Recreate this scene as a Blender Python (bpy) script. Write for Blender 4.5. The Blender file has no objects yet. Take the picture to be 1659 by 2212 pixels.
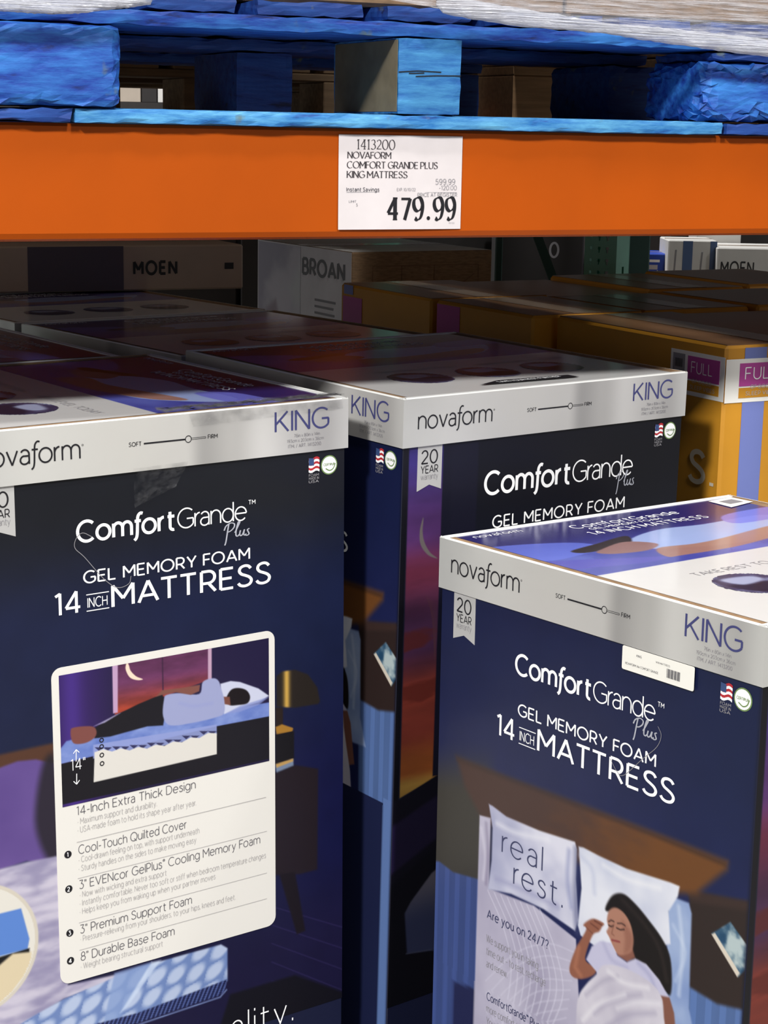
import bpy, math, random
import numpy as np
from mathutils import Matrix, Vector

random.seed(7)
rng = np.random.default_rng(11)
SC = bpy.context.scene
COL = SC.collection

# ------------------------------------------------------------------ camera
FPX, PITCH, ROLL = 3900.5, 0.20736, -0.01844
CX, CY = 829.5, 1106.0
CAM = np.array([0.0, 0.0, 1.5])
_f = np.array([0, math.cos(PITCH), -math.sin(PITCH)])
_r = np.array([1.0, 0, 0])
_d = np.cross(_f, _r)
RT = math.cos(ROLL) * _r + math.sin(ROLL) * _d
DN = -math.sin(ROLL) * _r + math.cos(ROLL) * _d
FW = _f
cd = bpy.data.cameras.new('camera')
cd.sensor_fit = 'VERTICAL'
cd.sensor_height = 36.0
cd.lens = 36.0 * FPX / 2212.0
cd.clip_start = 0.05
cd.clip_end = 60
co = bpy.data.objects.new('camera', cd)
COL.objects.link(co)
co.matrix_world = Matrix((
    (RT[0], -DN[0], -FW[0], CAM[0]),
    (RT[1], -DN[1], -FW[1], CAM[1]),
    (RT[2], -DN[2], -FW[2], CAM[2]),
    (0, 0, 0, 1)))
SC.camera = co

# ------------------------------------------------------------------ light
SC.view_settings.view_transform = 'Standard'
SC.view_settings.look = 'None'
SC.view_settings.gamma = 1.0
SC.view_settings.use_curve_mapping = False
SC.view_settings.exposure = 0.0
W = bpy.data.worlds.new('warehouse_air')
SC.world = W
W.use_nodes = True
W.node_tree.nodes['Background'].inputs[0].default_value = (0.92, 0.95, 1.0, 1)
W.node_tree.nodes['Background'].inputs[1].default_value = 0.27

BEAM_YAW = 0.44618
BX = np.array([math.cos(BEAM_YAW), math.sin(BEAM_YAW), 0])      # along the rack
BN = np.array([math.sin(BEAM_YAW), -math.cos(BEAM_YAW), 0])     # out into the aisle
BO = np.array([0, 1.95, 0.0])


def area(name, loc, size, power, target):
    l = bpy.data.lights.new(name, 'AREA')
    l.shape = 'RECTANGLE'
    l.size, l.size_y = size
    l.energy = power
    l.color = (1.0, 0.985, 0.965)
    o = bpy.data.objects.new(name, l)
    COL.objects.link(o)
    o.location = loc
    o.rotation_euler = (Vector(target) - Vector(loc)).to_track_quat('-Z', 'Y').to_euler()
    return o


for k, (along, pw) in enumerate(((-6.0, 1250), (0.2, 300), (4.0, 80))):
    p = BO + BX * along + BN * 5.2
    area('high_bay_lamp', (p[0], p[1], 6.3), (0.6, 0.6) if along > -5 else (0.9, 0.9), pw, (p[0] - BN[0] * 3.0, p[1] - BN[1] * 3.0, 0))
p = BO + BX * 0.6 + BN * 1.9
area('high_bay_lamp', (p[0], p[1], 6.8), (0.6, 0.6), 230, (p[0], p[1], 0))
p = BO + BX * 0.3 - BN * 4.6
area('high_bay_lamp', (p[0], p[1], 6.9), (0.7, 0.7), 600, (p[0], p[1], 0))


# ------------------------------------------------------------------ helpers
def lin(c):
    c = np.asarray(c, float) / 255.0
    return np.where(c <= 0.04045, c / 12.92, ((c + 0.055) / 1.055) ** 2.4)


def ray(x, y):
    return RT * ((x - CX) / FPX) + DN * ((y - CY) / FPX) + FW


def on_plane(x, y, o, n):
    d = ray(x, y)
    return CAM + d * (np.dot(np.asarray(o) - CAM, n) / np.dot(d, n))


def at_z(x, y, z):
    return on_plane(x, y, (0, 0, z), np.array([0, 0, 1.0]))


def at_y(x, y, yy):
    return on_plane(x, y, (0, yy, 0), np.array([0, 1.0, 0]))


def nd(nt, t, **kw):
    n = nt.nodes.new(t)
    for k, v in kw.items():
        setattr(n, k, v)
    return n


def mat(name, rgb, rough=0.6, noise=0.0, nscale=20, bump=0.0, bscale=60, metal=0.0, stretch=(1, 1, 1), coat=0.0, spec=0.5, rgb2=None, thresh=(0.35, 0.7)):
    m = bpy.data.materials.new(name)
    m.use_nodes = True
    nt = m.node_tree
    b = nt.nodes['Principled BSDF']
    c = tuple(lin(rgb)) + (1,)
    b.inputs['Base Color'].default_value = c
    b.inputs['Roughness'].default_value = rough
    b.inputs['Metallic'].default_value = metal
    b.inputs['Coat Weight'].default_value = coat
    b.inputs['Specular IOR Level'].default_value = spec
    if noise or bump or rgb2:
        tc = nd(nt, 'ShaderNodeTexCoord')
        mp = nd(nt, 'ShaderNodeMapping')
        mp.inputs['Scale'].default_value = stretch
        nt.links.new(tc.outputs['Object'], mp.inputs['Vector'])
    if noise or rgb2:
        tx = nd(nt, 'ShaderNodeTexNoise')
        tx.inputs['Scale'].default_value = nscale
        tx.inputs['Detail'].default_value = 6
        nt.links.new(mp.outputs[0], tx.inputs['Vector'])
        rp = nd(nt, 'ShaderNodeValToRGB')
        rp.color_ramp.elements[0].position = thresh[0]
        rp.color_ramp.elements[1].position = thresh[1]
        if rgb2 is not None:
            rp.color_ramp.elements[0].color = c
            rp.color_ramp.elements[1].color = tuple(lin(rgb2)) + (1,)
        else:
            k0, k1 = 1 - noise, 1 + noise
            rp.color_ramp.elements[0].color = (c[0] * k0, c[1] * k0, c[2] * k0, 1)
            rp.color_ramp.elements[1].color = (min(1, c[0] * k1), min(1, c[1] * k1), min(1, c[2] * k1), 1)
        nt.links.new(tx.outputs['Fac'], rp.inputs[0])
        nt.links.new(rp.outputs[0], b.inputs['Base Color'])
    if bump:
        t2 = nd(nt, 'ShaderNodeTexNoise')
        t2.inputs['Scale'].default_value = bscale
        t2.inputs['Detail'].default_value = 4
        nt.links.new(mp.outputs[0], t2.inputs['Vector'])
        bp = nd(nt, 'ShaderNodeBump')
        bp.inputs['Strength'].default_value = bump
        bp.inputs['Distance'].default_value = 0.01
        nt.links.new(t2.outputs['Fac'], bp.inputs['Height'])
        nt.links.new(bp.outputs[0], b.inputs['Normal'])
    return m


def mesh(name, verts, faces, m, parent=None, smooth=False):
    me = bpy.data.meshes.new(name)
    me.from_pydata([tuple(map(float, v)) for v in verts], [], faces)
    me.update()
    if smooth:
        me.polygons.foreach_set('use_smooth', [True] * len(me.polygons))
    o = bpy.data.objects.new(name, me)
    COL.objects.link(o)
    if m is not None:
        for mm in (m if isinstance(m, (list, tuple)) else [m]):
            me.materials.append(mm)
    if parent is not None:
        o.parent = parent
    return o


def root(name, label, cat, loc=(0, 0, 0), yaw=0.0, group=None, tilt=(0, 0)):
    o = bpy.data.objects.new(name, None)
    o.empty_display_size = 0.05
    COL.objects.link(o)
    o.location = tuple(map(float, loc))
    o.rotation_mode = 'XYZ'
    o.rotation_euler = (tilt[0], tilt[1], yaw)
    o['label'] = label
    o['category'] = cat
    if group:
        o['group'] = group
    return o


def tag(o, label, cat, group=None):
    o['label'] = label
    o['category'] = cat
    if group:
        o['group'] = group
    return o


def structure(o):
    o['kind'] = 'structure'
    return o


class MB:
    """collects boxes and free faces into one mesh"""

    def __init__(s):
        s.v = []
        s.f = []
        s.mi = []

    def add(s, verts, faces, mi=0):
        b = len(s.v)
        s.v += [tuple(map(float, q)) for q in verts]
        for f in faces:
            s.f.append(tuple(i + b for i in f))
            s.mi.append(mi)

    def box(s, x0, x1, y0, y1, z0, z1, c=0.0, mi=0):
        """box with chamfered vertical and horizontal edges (c)"""
        if c <= 0:
            v = [(x, y, z) for z in (z0, z1) for y in (y0, y1) for x in (x0, x1)]
            s.add(v, [(0, 2, 3, 1), (4, 5, 7, 6), (0, 1, 5, 4), (2, 6, 7, 3), (0, 4, 6, 2), (1, 3, 7, 5)], mi)
            return
        xs, ys, zs = (x0, x1), (y0, y1), (z0, z1)
        v = []
        idx = {}
        for i in (0, 1):
            for j in (0, 1):
                for k in (0, 1):
                    sx, sy, sz = (1, -1)[i], (1, -1)[j], (1, -1)[k]
                    for a in range(3):
                        q = [xs[i] + sx * c, ys[j] + sy * c, zs[k] + sz * c]
                        q[a] = (xs[i], ys[j], zs[k])[a]
                        idx[(i, j, k, a)] = len(v)
                        v.append(q)
        F = []
        for a in range(3):
            b_, c_ = [t for t in range(3) if t != a]
            for e in (0, 1):
                q = []
                for (p0, p1) in ((0, 0), (1, 0), (1, 1), (0, 1)):
                    key = [0, 0, 0]
                    key[a] = e
                    key[b_] = p0
                    key[c_] = p1
                    q.append(idx[(key[0], key[1], key[2], a)])
                F.append(tuple(q))
        for a in range(3):       # edges running along axis a
            b_, c_ = [t for t in range(3) if t != a]
            for p0 in (0, 1):
                for p1 in (0, 1):
                    q = []
                    for (e, ax) in ((0, b_), (1, b_), (1, c_), (0, c_)):
                        key = [0, 0, 0]
                        key[a] = e
                        key[b_] = p0
                        key[c_] = p1
                        q.append(idx[(key[0], key[1], key[2], ax)])
                    F.append(tuple(q))
        for i in (0, 1):
            for j in (0, 1):
                for k in (0, 1):
                    F.append((idx[(i, j, k, 0)], idx[(i, j, k, 1)], idx[(i, j, k, 2)]))
        s.add(v, F, mi)

    def build(s, name, m, parent=None, smooth=False):
        o = mesh(name, s.v, s.f, m, parent, smooth)
        o.data.polygons.foreach_set('material_index', s.mi)
        import bmesh
        bm = bmesh.new()
        bm.from_mesh(o.data)
        bmesh.ops.recalc_face_normals(bm, faces=bm.faces)
        bm.to_mesh(o.data)
        bm.free()
        return o


# ------------------------------------------------------------------ stroke lettering
def arc(cx, cy, rx, ry, a0, a1, n=14):
    t = np.radians(np.linspace(a0, a1, n))
    return [(cx + rx * math.cos(q), cy + ry * math.sin(q)) for q in t]


def crom(pts, n=5, closed=False):
    P = [np.array(p, float) for p in pts]
    out = []
    m = len(P)
    rngi = range(m) if closed else range(m - 1)
    for i in rngi:
        p0 = P[(i - 1) % m] if closed or i > 0 else 2 * P[0] - P[1]
        p1 = P[i]
        p2 = P[(i + 1) % m]
        p3 = P[(i + 2) % m] if closed or i + 2 < m else 2 * P[-1] - P[-2]
        for k in range(n):
            t = k / n
            out.append(tuple(0.5 * ((2 * p1) + (-p0 + p2) * t + (2 * p0 - 5 * p1 + 4 * p2 - p3) * t * t + (-p0 + 3 * p1 - 3 * p2 + p3) * t ** 3)))
    if not closed:
        out.append(tuple(P[-1]))
    return out


def arch(x0, w, h=.7, r=.3):
    return [(x0, h - r - .02)] + arc(x0 + w / 2, h - r, w / 2, r, 180, 0) + [(x0 + w, 0)]


S_UP = crom([(.55, .84), (.45, .96), (.29, 1.0), (.11, .93), (.05, .76), (.14, .61), (.31, .52), (.49, .41), (.58, .25), (.5, .07), (.29, 0), (.1, .05), (0, .17)], 4)
S_LO = crom([(.40, .58), (.32, .68), (.2, .71), (.07, .65), (.05, .53), (.13, .44), (.25, .38), (.37, .31), (.42, .18), (.35, .04), (.2, -.01), (.07, .03), (0, .12)], 4)
X = .7
GLY = {
    'a': (.48, [[(.46, 0), (.46, .47)] + arc(.24, .47, .22, .24, 0, 150), [(.46, .40), (.22, .40)] + arc(.22, .2, .21, .205, 90, 270) + arc(.22, .2, .24, .205, 270, 340)]),
    'b': (.6, [[(0, 0), (0, 1.02)], arc(.3, .35, .3, .36, 0, 360, 28)]),
    'c': (.56, [arc(.32, .35, .32, .36, 42, 318, 22)]),
    'd': (.6, [[(.6, 0), (.6, 1.02)], arc(.3, .35, .3, .36, 0, 360, 28)]),
    'e': (.62, [[(.01, .37), (.62, .37)], arc(.315, .35, .31, .36, 3, 318, 26)]),
    'f': (.34, [[(.12, 0), (.12, .8)] + arc(.33, .8, .21, .22, 180, 75), [(-.04, .69), (.33, .69)]]),
    'ſ': (.22, [crom([(.40, 1.04), (.30, 1.07), (.2, 1.0), (.14, .84), (.12, .4), (.10, .0), (.05, -.2), (-.05, -.3)], 5), [(-.02, .68), (.3, .68)]]),
    'g': (.6, [arc(.3, .35, .3, .36, 0, 360, 28), [(.6, .7), (.6, -.04)] + arc(.31, -.04, .29, .25, 0, -150)]),
    'h': (.52, [[(0, 0), (0, 1.02)], arch(0, .52)]),
    'i': (.02, [[(.01, 0), (.01, .7)], [(.01, .9), (.01, 1.0)]]),
    'j': (.1, [[(.1, .7), (.1, -.08)] + arc(-.06, -.08, .16, .2, 0, -90), [(.1, .9), (.1, 1.0)]]),
    'k': (.5, [[(0, 0), (0, 1.02)], [(.46, .7), (0, .24)], [(.17, .41), (.5, 0)]]),
    'l': (.02, [[(.01, 0), (.01, 1.02)]]),
    'm': (.92, [[(0, 0), (0, .7)], arch(0, .46, .71, .26), arch(.46, .46, .71, .26)]),
    'n': (.52, [[(0, 0), (0, .7)], arch(0, .52, .71)]),
    'o': (.66, [arc(.33, .35, .33, .36, 0, 360, 30)]),
    'p': (.6, [[(0, -.27), (0, .7)], arc(.3, .35, .3, .36, 0, 360, 28)]),
    'q': (.6, [[(.6, -.27), (.6, .7)], arc(.3, .35, .3, .36, 0, 360, 28)]),
    'r': (.27, [[(0, 0), (0, .7)], [(0, .38)] + arc(.26, .38, .26, .32, 180, 90)]),
    's': (.42, [S_LO]),
    't': (.36, [[(.13, .93), (.13, .17)] + arc(.3, .17, .17, .18, 180, 285), [(0, .69), (.36, .69)]]),
    'u': (.52, [[(0, .7), (0, .29)] + arc(.26, .29, .26, .3, 180, 360), [(.52, .7), (.52, 0)]]),
    'v': (.54, [[(0, .7), (.27, 0)], [(.27, 0), (.54, .7)]]),
    'w': (.86, [[(0, .7), (.22, 0)], [(.22, 0), (.43, .7)], [(.43, .7), (.64, 0)], [(.64, 0), (.86, .7)]]),
    'x': (.48, [[(0, .7), (.48, 0)], [(0, 0), (.48, .7)]]),
    'y': (.54, [[(0, .7), (.27, .02)], [(.54, .7), (.2, -.14)] + arc(.06, -.12, .15, .15, -10, -100)]),
    'z': (.46, [[(.02, .69), (.46, .69)], [(.45, .69), (.01, .01)], [(0, .01), (.46, .01)]]),
    'A': (.78, [[(0, 0), (.39, 1)], [(.39, 1), (.78, 0)], [(.13, .3), (.65, .3)]]),
    'B': (.58, [[(0, 0), (0, 1)], [(0, 1), (.3, 1)] + arc(.3, .76, .23, .24, 90, -90) + [(0, .52)], [(.3, .52)] + arc(.32, .26, .26, .26, 90, -90) + [(0, 0)]]),
    'C': (.78, [arc(.46, .5, .46, .51, 47, 313, 26)]),
    'D': (.7, [[(0, 0), (0, 1)], [(0, 1), (.25, 1)] + arc(.25, .5, .45, .5, 90, -90, 20) + [(0, 0)]]),
    'E': (.54, [[(0, 0), (0, 1)], [(0, .99), (.54, .99)], [(0, .51), (.48, .51)], [(0, .01), (.54, .01)]]),
    'F': (.52, [[(0, 0), (0, 1)], [(0, .99), (.52, .99)], [(0, .5), (.46, .5)]]),
    'G': (.82, [arc(.46, .5, .46, .51, 48, 322, 26) + [(.82, .2), (.82, .47)], [(.48, .47), (.83, .47)]]),
    'H': (.66, [[(0, 0), (0, 1)], [(.66, 0), (.66, 1)], [(0, .51), (.66, .51)]]),
    'I': (.02, [[(.01, 0), (.01, 1)]]),
    'J': (.42, [[(.42, 1), (.42, .22)] + arc(.22, .22, .2, .22, 0, -150)]),
    'K': (.64, [[(0, 0), (0, 1)], [(.6, 1), (0, .36)], [(.2, .57), (.64, 0)]]),
    'L': (.5, [[(0, 0), (0, 1)], [(0, .01), (.5, .01)]]),
    'M': (.82, [[(0, 0), (0, 1)], [(0, 1), (.41, .34)], [(.41, .34), (.82, 1)], [(.82, 1), (.82, 0)]]),
    'N': (.68, [[(0, 0), (0, 1)], [(0, 1), (.68, 0)], [(.68, 0), (.68, 1)]]),
    'O': (.96, [arc(.48, .5, .48, .51, 0, 360, 34)]),
    'P': (.56, [[(0, 0), (0, 1)], [(0, 1), (.28, 1)] + arc(.28, .7, .28, .3, 90, -90) + [(0, .4)]]),
    'Q': (.96, [arc(.48, .5, .48, .51, 0, 360, 34), [(.55, .25), (.9, -.06)]]),
    'R': (.6, [[(0, 0), (0, 1)], [(0, 1), (.3, 1)] + arc(.3, .71, .27, .29, 90, -90) + [(0, .42)], [(.3, .42), (.6, 0)]]),
    'S': (.58, [S_UP]),
    'T': (.66, [[(.33, 0), (.33, 1)], [(0, .99), (.66, .99)]]),
    'U': (.66, [[(0, 1), (0, .34)] + arc(.33, .34, .33, .35, 180, 360) + [(.66, 1)]]),
    'V': (.76, [[(0, 1), (.38, 0)], [(.38, 0), (.76, 1)]]),
    'W': (1.1, [[(0, 1), (.27, 0)], [(.27, 0), (.55, 1)], [(.55, 1), (.83, 0)], [(.83, 0), (1.1, 1)]]),
    'X': (.68, [[(0, 0), (.68, 1)], [(0, 1), (.68, 0)]]),
    'Y': (.68, [[(0, 1), (.34, .44)], [(.68, 1), (.34, .44)], [(.34, .44), (.34, 0)]]),
    'Z': (.62, [[(0, .99), (.62, .99)], [(.61, .99), (0, .01)], [(0, .01), (.62, .01)]]),
    '0': (.62, [arc(.31, .5, .31, .51, 0, 360, 32)]),
    '1': (.26, [[(.2, 0), (.2, 1)], [(.21, .99), (0, .87)]]),
    '2': (.54, [arc(.27, .71, .25, .29, 165, -35, 14) + [(0, .01)], [(0, .01), (.55, .01)]]),
    '3': (.54, [[(.04, .99), (.48, .99)], [(.48, .99), (.24, .6)], [(.24, .6)] + arc(.27, .3, .27, .3, 80, -145, 16)]),
    '4': (.62, [[(.46, 0), (.46, 1)], [(.46, 1), (0, .27)], [(0, .26), (.62, .26)]]),
    '5': (.54, [[(.46, .99), (.1, .99)], [(.1, .99), (.06, .55)], crom([(.06, .55), (.25, .62), (.45, .55), (.54, .33), (.44, .08), (.22, 0), (0, .12)], 4)]),
    '6': (.58, [crom([(.48, .92), (.32, 1.0), (.12, .88), (.01, .55), (.02, .25), (.15, .03), (.32, 0), (.52, .1), (.57, .31), (.48, .52), (.3, .6), (.1, .5), (.02, .36)], 4)]),
    '7': (.54, [[(0, .99), (.54, .99)], [(.54, .99), (.16, 0)]]),
    '8': (.56, [arc(.28, .75, .22, .25, 0, 360, 24), arc(.28, .26, .28, .27, 0, 360, 26)]),
    '9': (.58, [[(q[0] * -1 + .58, 1 - q[1]) for q in crom([(.48, .92), (.32, 1.0), (.12, .88), (.01, .55), (.02, .25), (.15, .03), (.32, 0), (.52, .1), (.57, .31), (.48, .52), (.3, .6), (.1, .5), (.02, .36)], 4)]]),
    '.': (.06, [[(.03, -.01), (.03, .1)]]),
    ',': (.06, [[(.05, .1), (0, -.14)]]),
    '-': (.32, [[(0, .4), (.32, .4)]]),
    '–': (.5, [[(0, .38), (.5, .38)]]),
    '"': (.16, [[(0, 1), (0, .74)], [(.16, 1), (.16, .74)]]),
    '/': (.42, [[(0, -.08), (.42, 1.04)]]),
    '?': (.46, [arc(.23, .75, .22, .25, 165, -70, 14) + [(.25, .27)], [(.25, -.01), (.25, .1)]]),
    '•': (.12, [arc(.06, .36, .035, .035, 0, 360, 9)]),
    '®': (.24, [arc(.12, .9, .11, .11, 0, 360, 14)]),
    '™': (.4, [[(.0, 1), (.16, 1)], [(.08, 1), (.08, .78)], [(.22, .78), (.22, 1)], [(.22, 1), (.31, .86)], [(.31, .86), (.4, 1)], [(.4, 1), (.4, .78)]]),
    '~': (.9, [crom([(.17, .98), (.12, .6), (.05, .0), (.0, -.22)], 5), crom([(-.02, .62), (.06, .86), (.24, 1.0), (.38, .93), (.37, .74), (.24, .56), (.1, .5)], 5), crom([(.4, .42), (.52, .75), (.6, 1.0), (.54, 1.0), (.46, .6), (.44, .3), (.5, .2), (.57, .3)], 5), crom([(.62, .52), (.59, .3), (.64, .2), (.72, .32), (.78, .54), (.75, .3), (.79, .2), (.85, .28)], 5), crom([(.98, .56), (.9, .5), (.93, .38), (.96, .25), (.88, .18), (.8, .22)], 4)]),
}
# digits of the old-style card, drawn with serifs
SER = dict(GLY)
SER['1'] = (.3, [[(.16, 0), (.16, 1)], [(.16, .98), (.02, .86)]])
SER['4'] = (.56, [[(.4, 0), (.4, 1)], [(.4, .98), (0, .31)], [(0, .29), (.56, .29)]])
SER['7'] = (.52, [[(0, .94), (.52, .94)], [(.52, .96), (.2, 0)]])
SER['2'] = (.5, [arc(.25, .72, .22, .27, 160, -35, 14) + [(.0, .03)], [(0, .05), (.52, .05)]])
SER['3'] = (.48, [arc(.22, .76, .2, .23, 150, -80, 12), arc(.2, .27, .27, .27, 85, -140, 14)])


def strip(pts, w, out_v, out_f, wfun=None):
    pts = [np.array(p, float) for p in pts]
    pts = [p for i, p in enumerate(pts) if i == 0 or np.linalg.norm(p - pts[i - 1]) > 1e-6]
    if len(pts) < 2:
        return
    # split at sharp corners
    runs = [[pts[0]]]
    for i in range(1, len(pts)):
        runs[-1].append(pts[i])
        if i < len(pts) - 1:
            a = pts[i] - pts[i - 1]
            b = pts[i + 1] - pts[i]
            cs = np.dot(a, b) / (np.linalg.norm(a) * np.linalg.norm(b))
            if cs < .72:
                runs.append([pts[i]])
    for rr in runs:
        n = len(rr)
        closed = np.linalg.norm(rr[0] - rr[-1]) < 1e-5 and n > 3
        base = len(out_v)
        for i in range(n):
            if closed and i in (0, n - 1):
                t = (rr[1] - rr[0]) / np.linalg.norm(rr[1] - rr[0]) + (rr[-1] - rr[-2]) / np.linalg.norm(rr[-1] - rr[-2])
            else:
                t = np.zeros(2)
                if i > 0:
                    t = t + (rr[i] - rr[i - 1]) / np.linalg.norm(rr[i] - rr[i - 1])
                if i < n - 1:
                    t = t + (rr[i + 1] - rr[i]) / np.linalg.norm(rr[i + 1] - rr[i])
            t = t / (np.linalg.norm(t) + 1e-9)
            ww = w if wfun is None else wfun(t)
            nn = np.array([-t[1], t[0]]) * ww / 2
            out_v.append(rr[i] + nn)
            out_v.append(rr[i] - nn)
        for i in range(n - 1):
            k = base + 2 * i
            out_f.append((k, k + 1, k + 3, k + 2))


def text2d(s, weight=.09, track=.16, hs=1.0, serif=False, space=.34, bold=None, bweight=None):
    """returns verts (cap height 1, baseline 0, starting at x=0), faces, width"""
    V, F = [], []
    x = 0.0
    G = SER if serif else GLY
    for i, ch in enumerate(s):
        if ch == ' ':
            x += space
            continue
        if ch not in G:
            continue
        wd, strokes = G[ch]
        wt = weight
        if bold and i < bold:
            wt = bweight
        wf = None
        if serif:
            def wf(t, wt=wt):
                return wt * (.30 + 1.0 * abs(t[1] * .94 - t[0] * .34))
        for st in strokes:
            pts = [(x + (p[0] * hs), p[1]) for p in st]
            strip(pts, wt, V, F, wf)
            if serif:
                for e, nb in ((st[0], st[1]), (st[-1], st[-2])):
                    if abs(nb[1] - e[1]) > .12 and (e[1] < .03 or e[1] > .96) and ch not in 'OCGSQ0236789':
                        ex = x + e[0] * hs
                        yy = e[1] - .018 if e[1] > .5 else e[1] + .018
                        strip([(ex - .125, yy), (ex + .125, yy)], max(wt * .3, .05), V, F)
        x += wd * hs + track + (wt if not serif else wt * .6)
        if ch in 'FTVYPrLA' and i + 1 < len(s) and s[i + 1] in 'oaeAVYTO.,':
            x -= .08
    return np.array(V) if V else np.zeros((0, 2)), F, max(x - track, 1e-6)


# faces of a box of half-size (hx, hy) and top z: (origin, u axis, outward normal)
class Face:
    def __init__(s, o, u, n, down=(0, 0, -1)):
        s.o, s.u, s.n, s.d = (np.array(t, float) for t in (o, u, n, down))

    def p(s, u, v, k=0.0):
        return s.o + s.u * u + s.d * v + s.n * k

    def pts(s, uv, k=0.0):
        uv = np.asarray(uv, float)
        return s.o + uv[:, :1] * s.u + uv[:, 1:2] * s.d + s.n * k

    def ok(s):
        return np.dot(np.cross(s.u, -s.d), s.n) > 0


def strokes(F, n):
    lift = np.zeros(n)
    c, prev = 0, set()
    for f in F:
        if prev and not (prev & set(f)):
            c += 1
        prev = set(f)
        for i in f:
            lift[i] = 3.0e-5 * (c % 7)
    return lift


def emit(face, V2, F, k, name, m, parent):
    """flat print on a face: V2 in (u, v-down) metres"""
    P = face.pts(V2, k)
    lift = strokes(F, len(V2))          # overlapping strokes must not lie in one plane
    P = P + lift[:, None] * face.n
    flip = np.dot(np.cross(face.u, -face.d), face.n) < 0
    # orient each polygon so that it faces outwards
    FF = []
    for f in F:
        a = V2[f[0]]
        ar = 0
        for i in range(1, len(f) - 1):
            b_, c_ = V2[f[i]], V2[f[i + 1]]
            ar += (b_[0] - a[0]) * (c_[1] - a[1]) - (b_[1] - a[1]) * (c_[0] - a[0])
        out = ar < 0
        if flip:
            out = not out
        FF.append(tuple(f) if out else tuple(reversed(f)))
    return mesh(name, P, FF, m, parent)


class Print:
    """collects 2-D shapes (u, v-down metres) of one colour to become one printed part"""

    def __init__(s):
        s.V = []
        s.F = []
        s.B = []

    def text(s, t, u0, v, cap, u1=None, **kw):
        s.B.append(len(s.F))
        V, F, w = text2d(t, **kw)
        sx = cap if u1 is None else (u1 - u0) / w
        b = len(s.V)
        for q in V:
            s.V.append(np.array((u0 + q[0] * sx, v - q[1] * cap)))
        s.F += [tuple(i + b for i in f) for f in F]
        return u0 + w * sx

    def ctext(s, t, uc, v, cap, **kw):
        V, F, w = text2d(t, **kw)
        return s.text(t, uc - w * cap / 2, v, cap, **kw)

    def poly(s, pts):
        b = len(s.V)
        s.V += [np.array(p, float) for p in pts]
        s.F.append(tuple(range(b, b + len(pts))))

    def rect(s, u0, v0, u1, v1):
        s.poly([(u0, v0), (u1, v0), (u1, v1), (u0, v1)])

    def disc(s, u, v, r, n=24, ry=None):
        ry = ry or r
        s.poly([(u + r * math.cos(t), v + ry * math.sin(t)) for t in np.linspace(0, 2 * math.pi, n, endpoint=False)])

    def ring(s, u, v, r, w, n=28):
        s.line(arc(u, v, r, r, 0, 360, n), w)

    def line(s, pts, w):
        V, F = [], []
        strip(pts, w, V, F)
        b = len(s.V)
        s.V += V
        s.F += [tuple(i + b for i in f) for f in F]

    def pieces(s):
        """one (verts, faces) pair per line of text"""
        cut = sorted(set([0] + s.B + [len(s.F)]))
        out = []
        for a, b in zip(cut[:-1], cut[1:]):
            F = s.F[a:b]
            if not F:
                continue
            ids = sorted({i for f in F for i in f})
            mp = {o: n for n, o in enumerate(ids)}
            out.append(([s.V[i] for i in ids], [tuple(mp[i] for i in f) for f in F]))
        return out

    def emit(s, face, k, name, m, parent):
        return [emit(face, V, F, k, name, m, parent) for V, F in s.pieces()]


def rounded(u0, v0, u1, v1, r, n=7):
    out = []
    for (cx, cy, a) in ((u1 - r, v0 + r, -90), (u1 - r, v1 - r, 0), (u0 + r, v1 - r, 90), (u0 + r, v0 + r, 180)):
        out += arc(cx, cy, r, r, a, a + 90, n)
    return out


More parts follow.
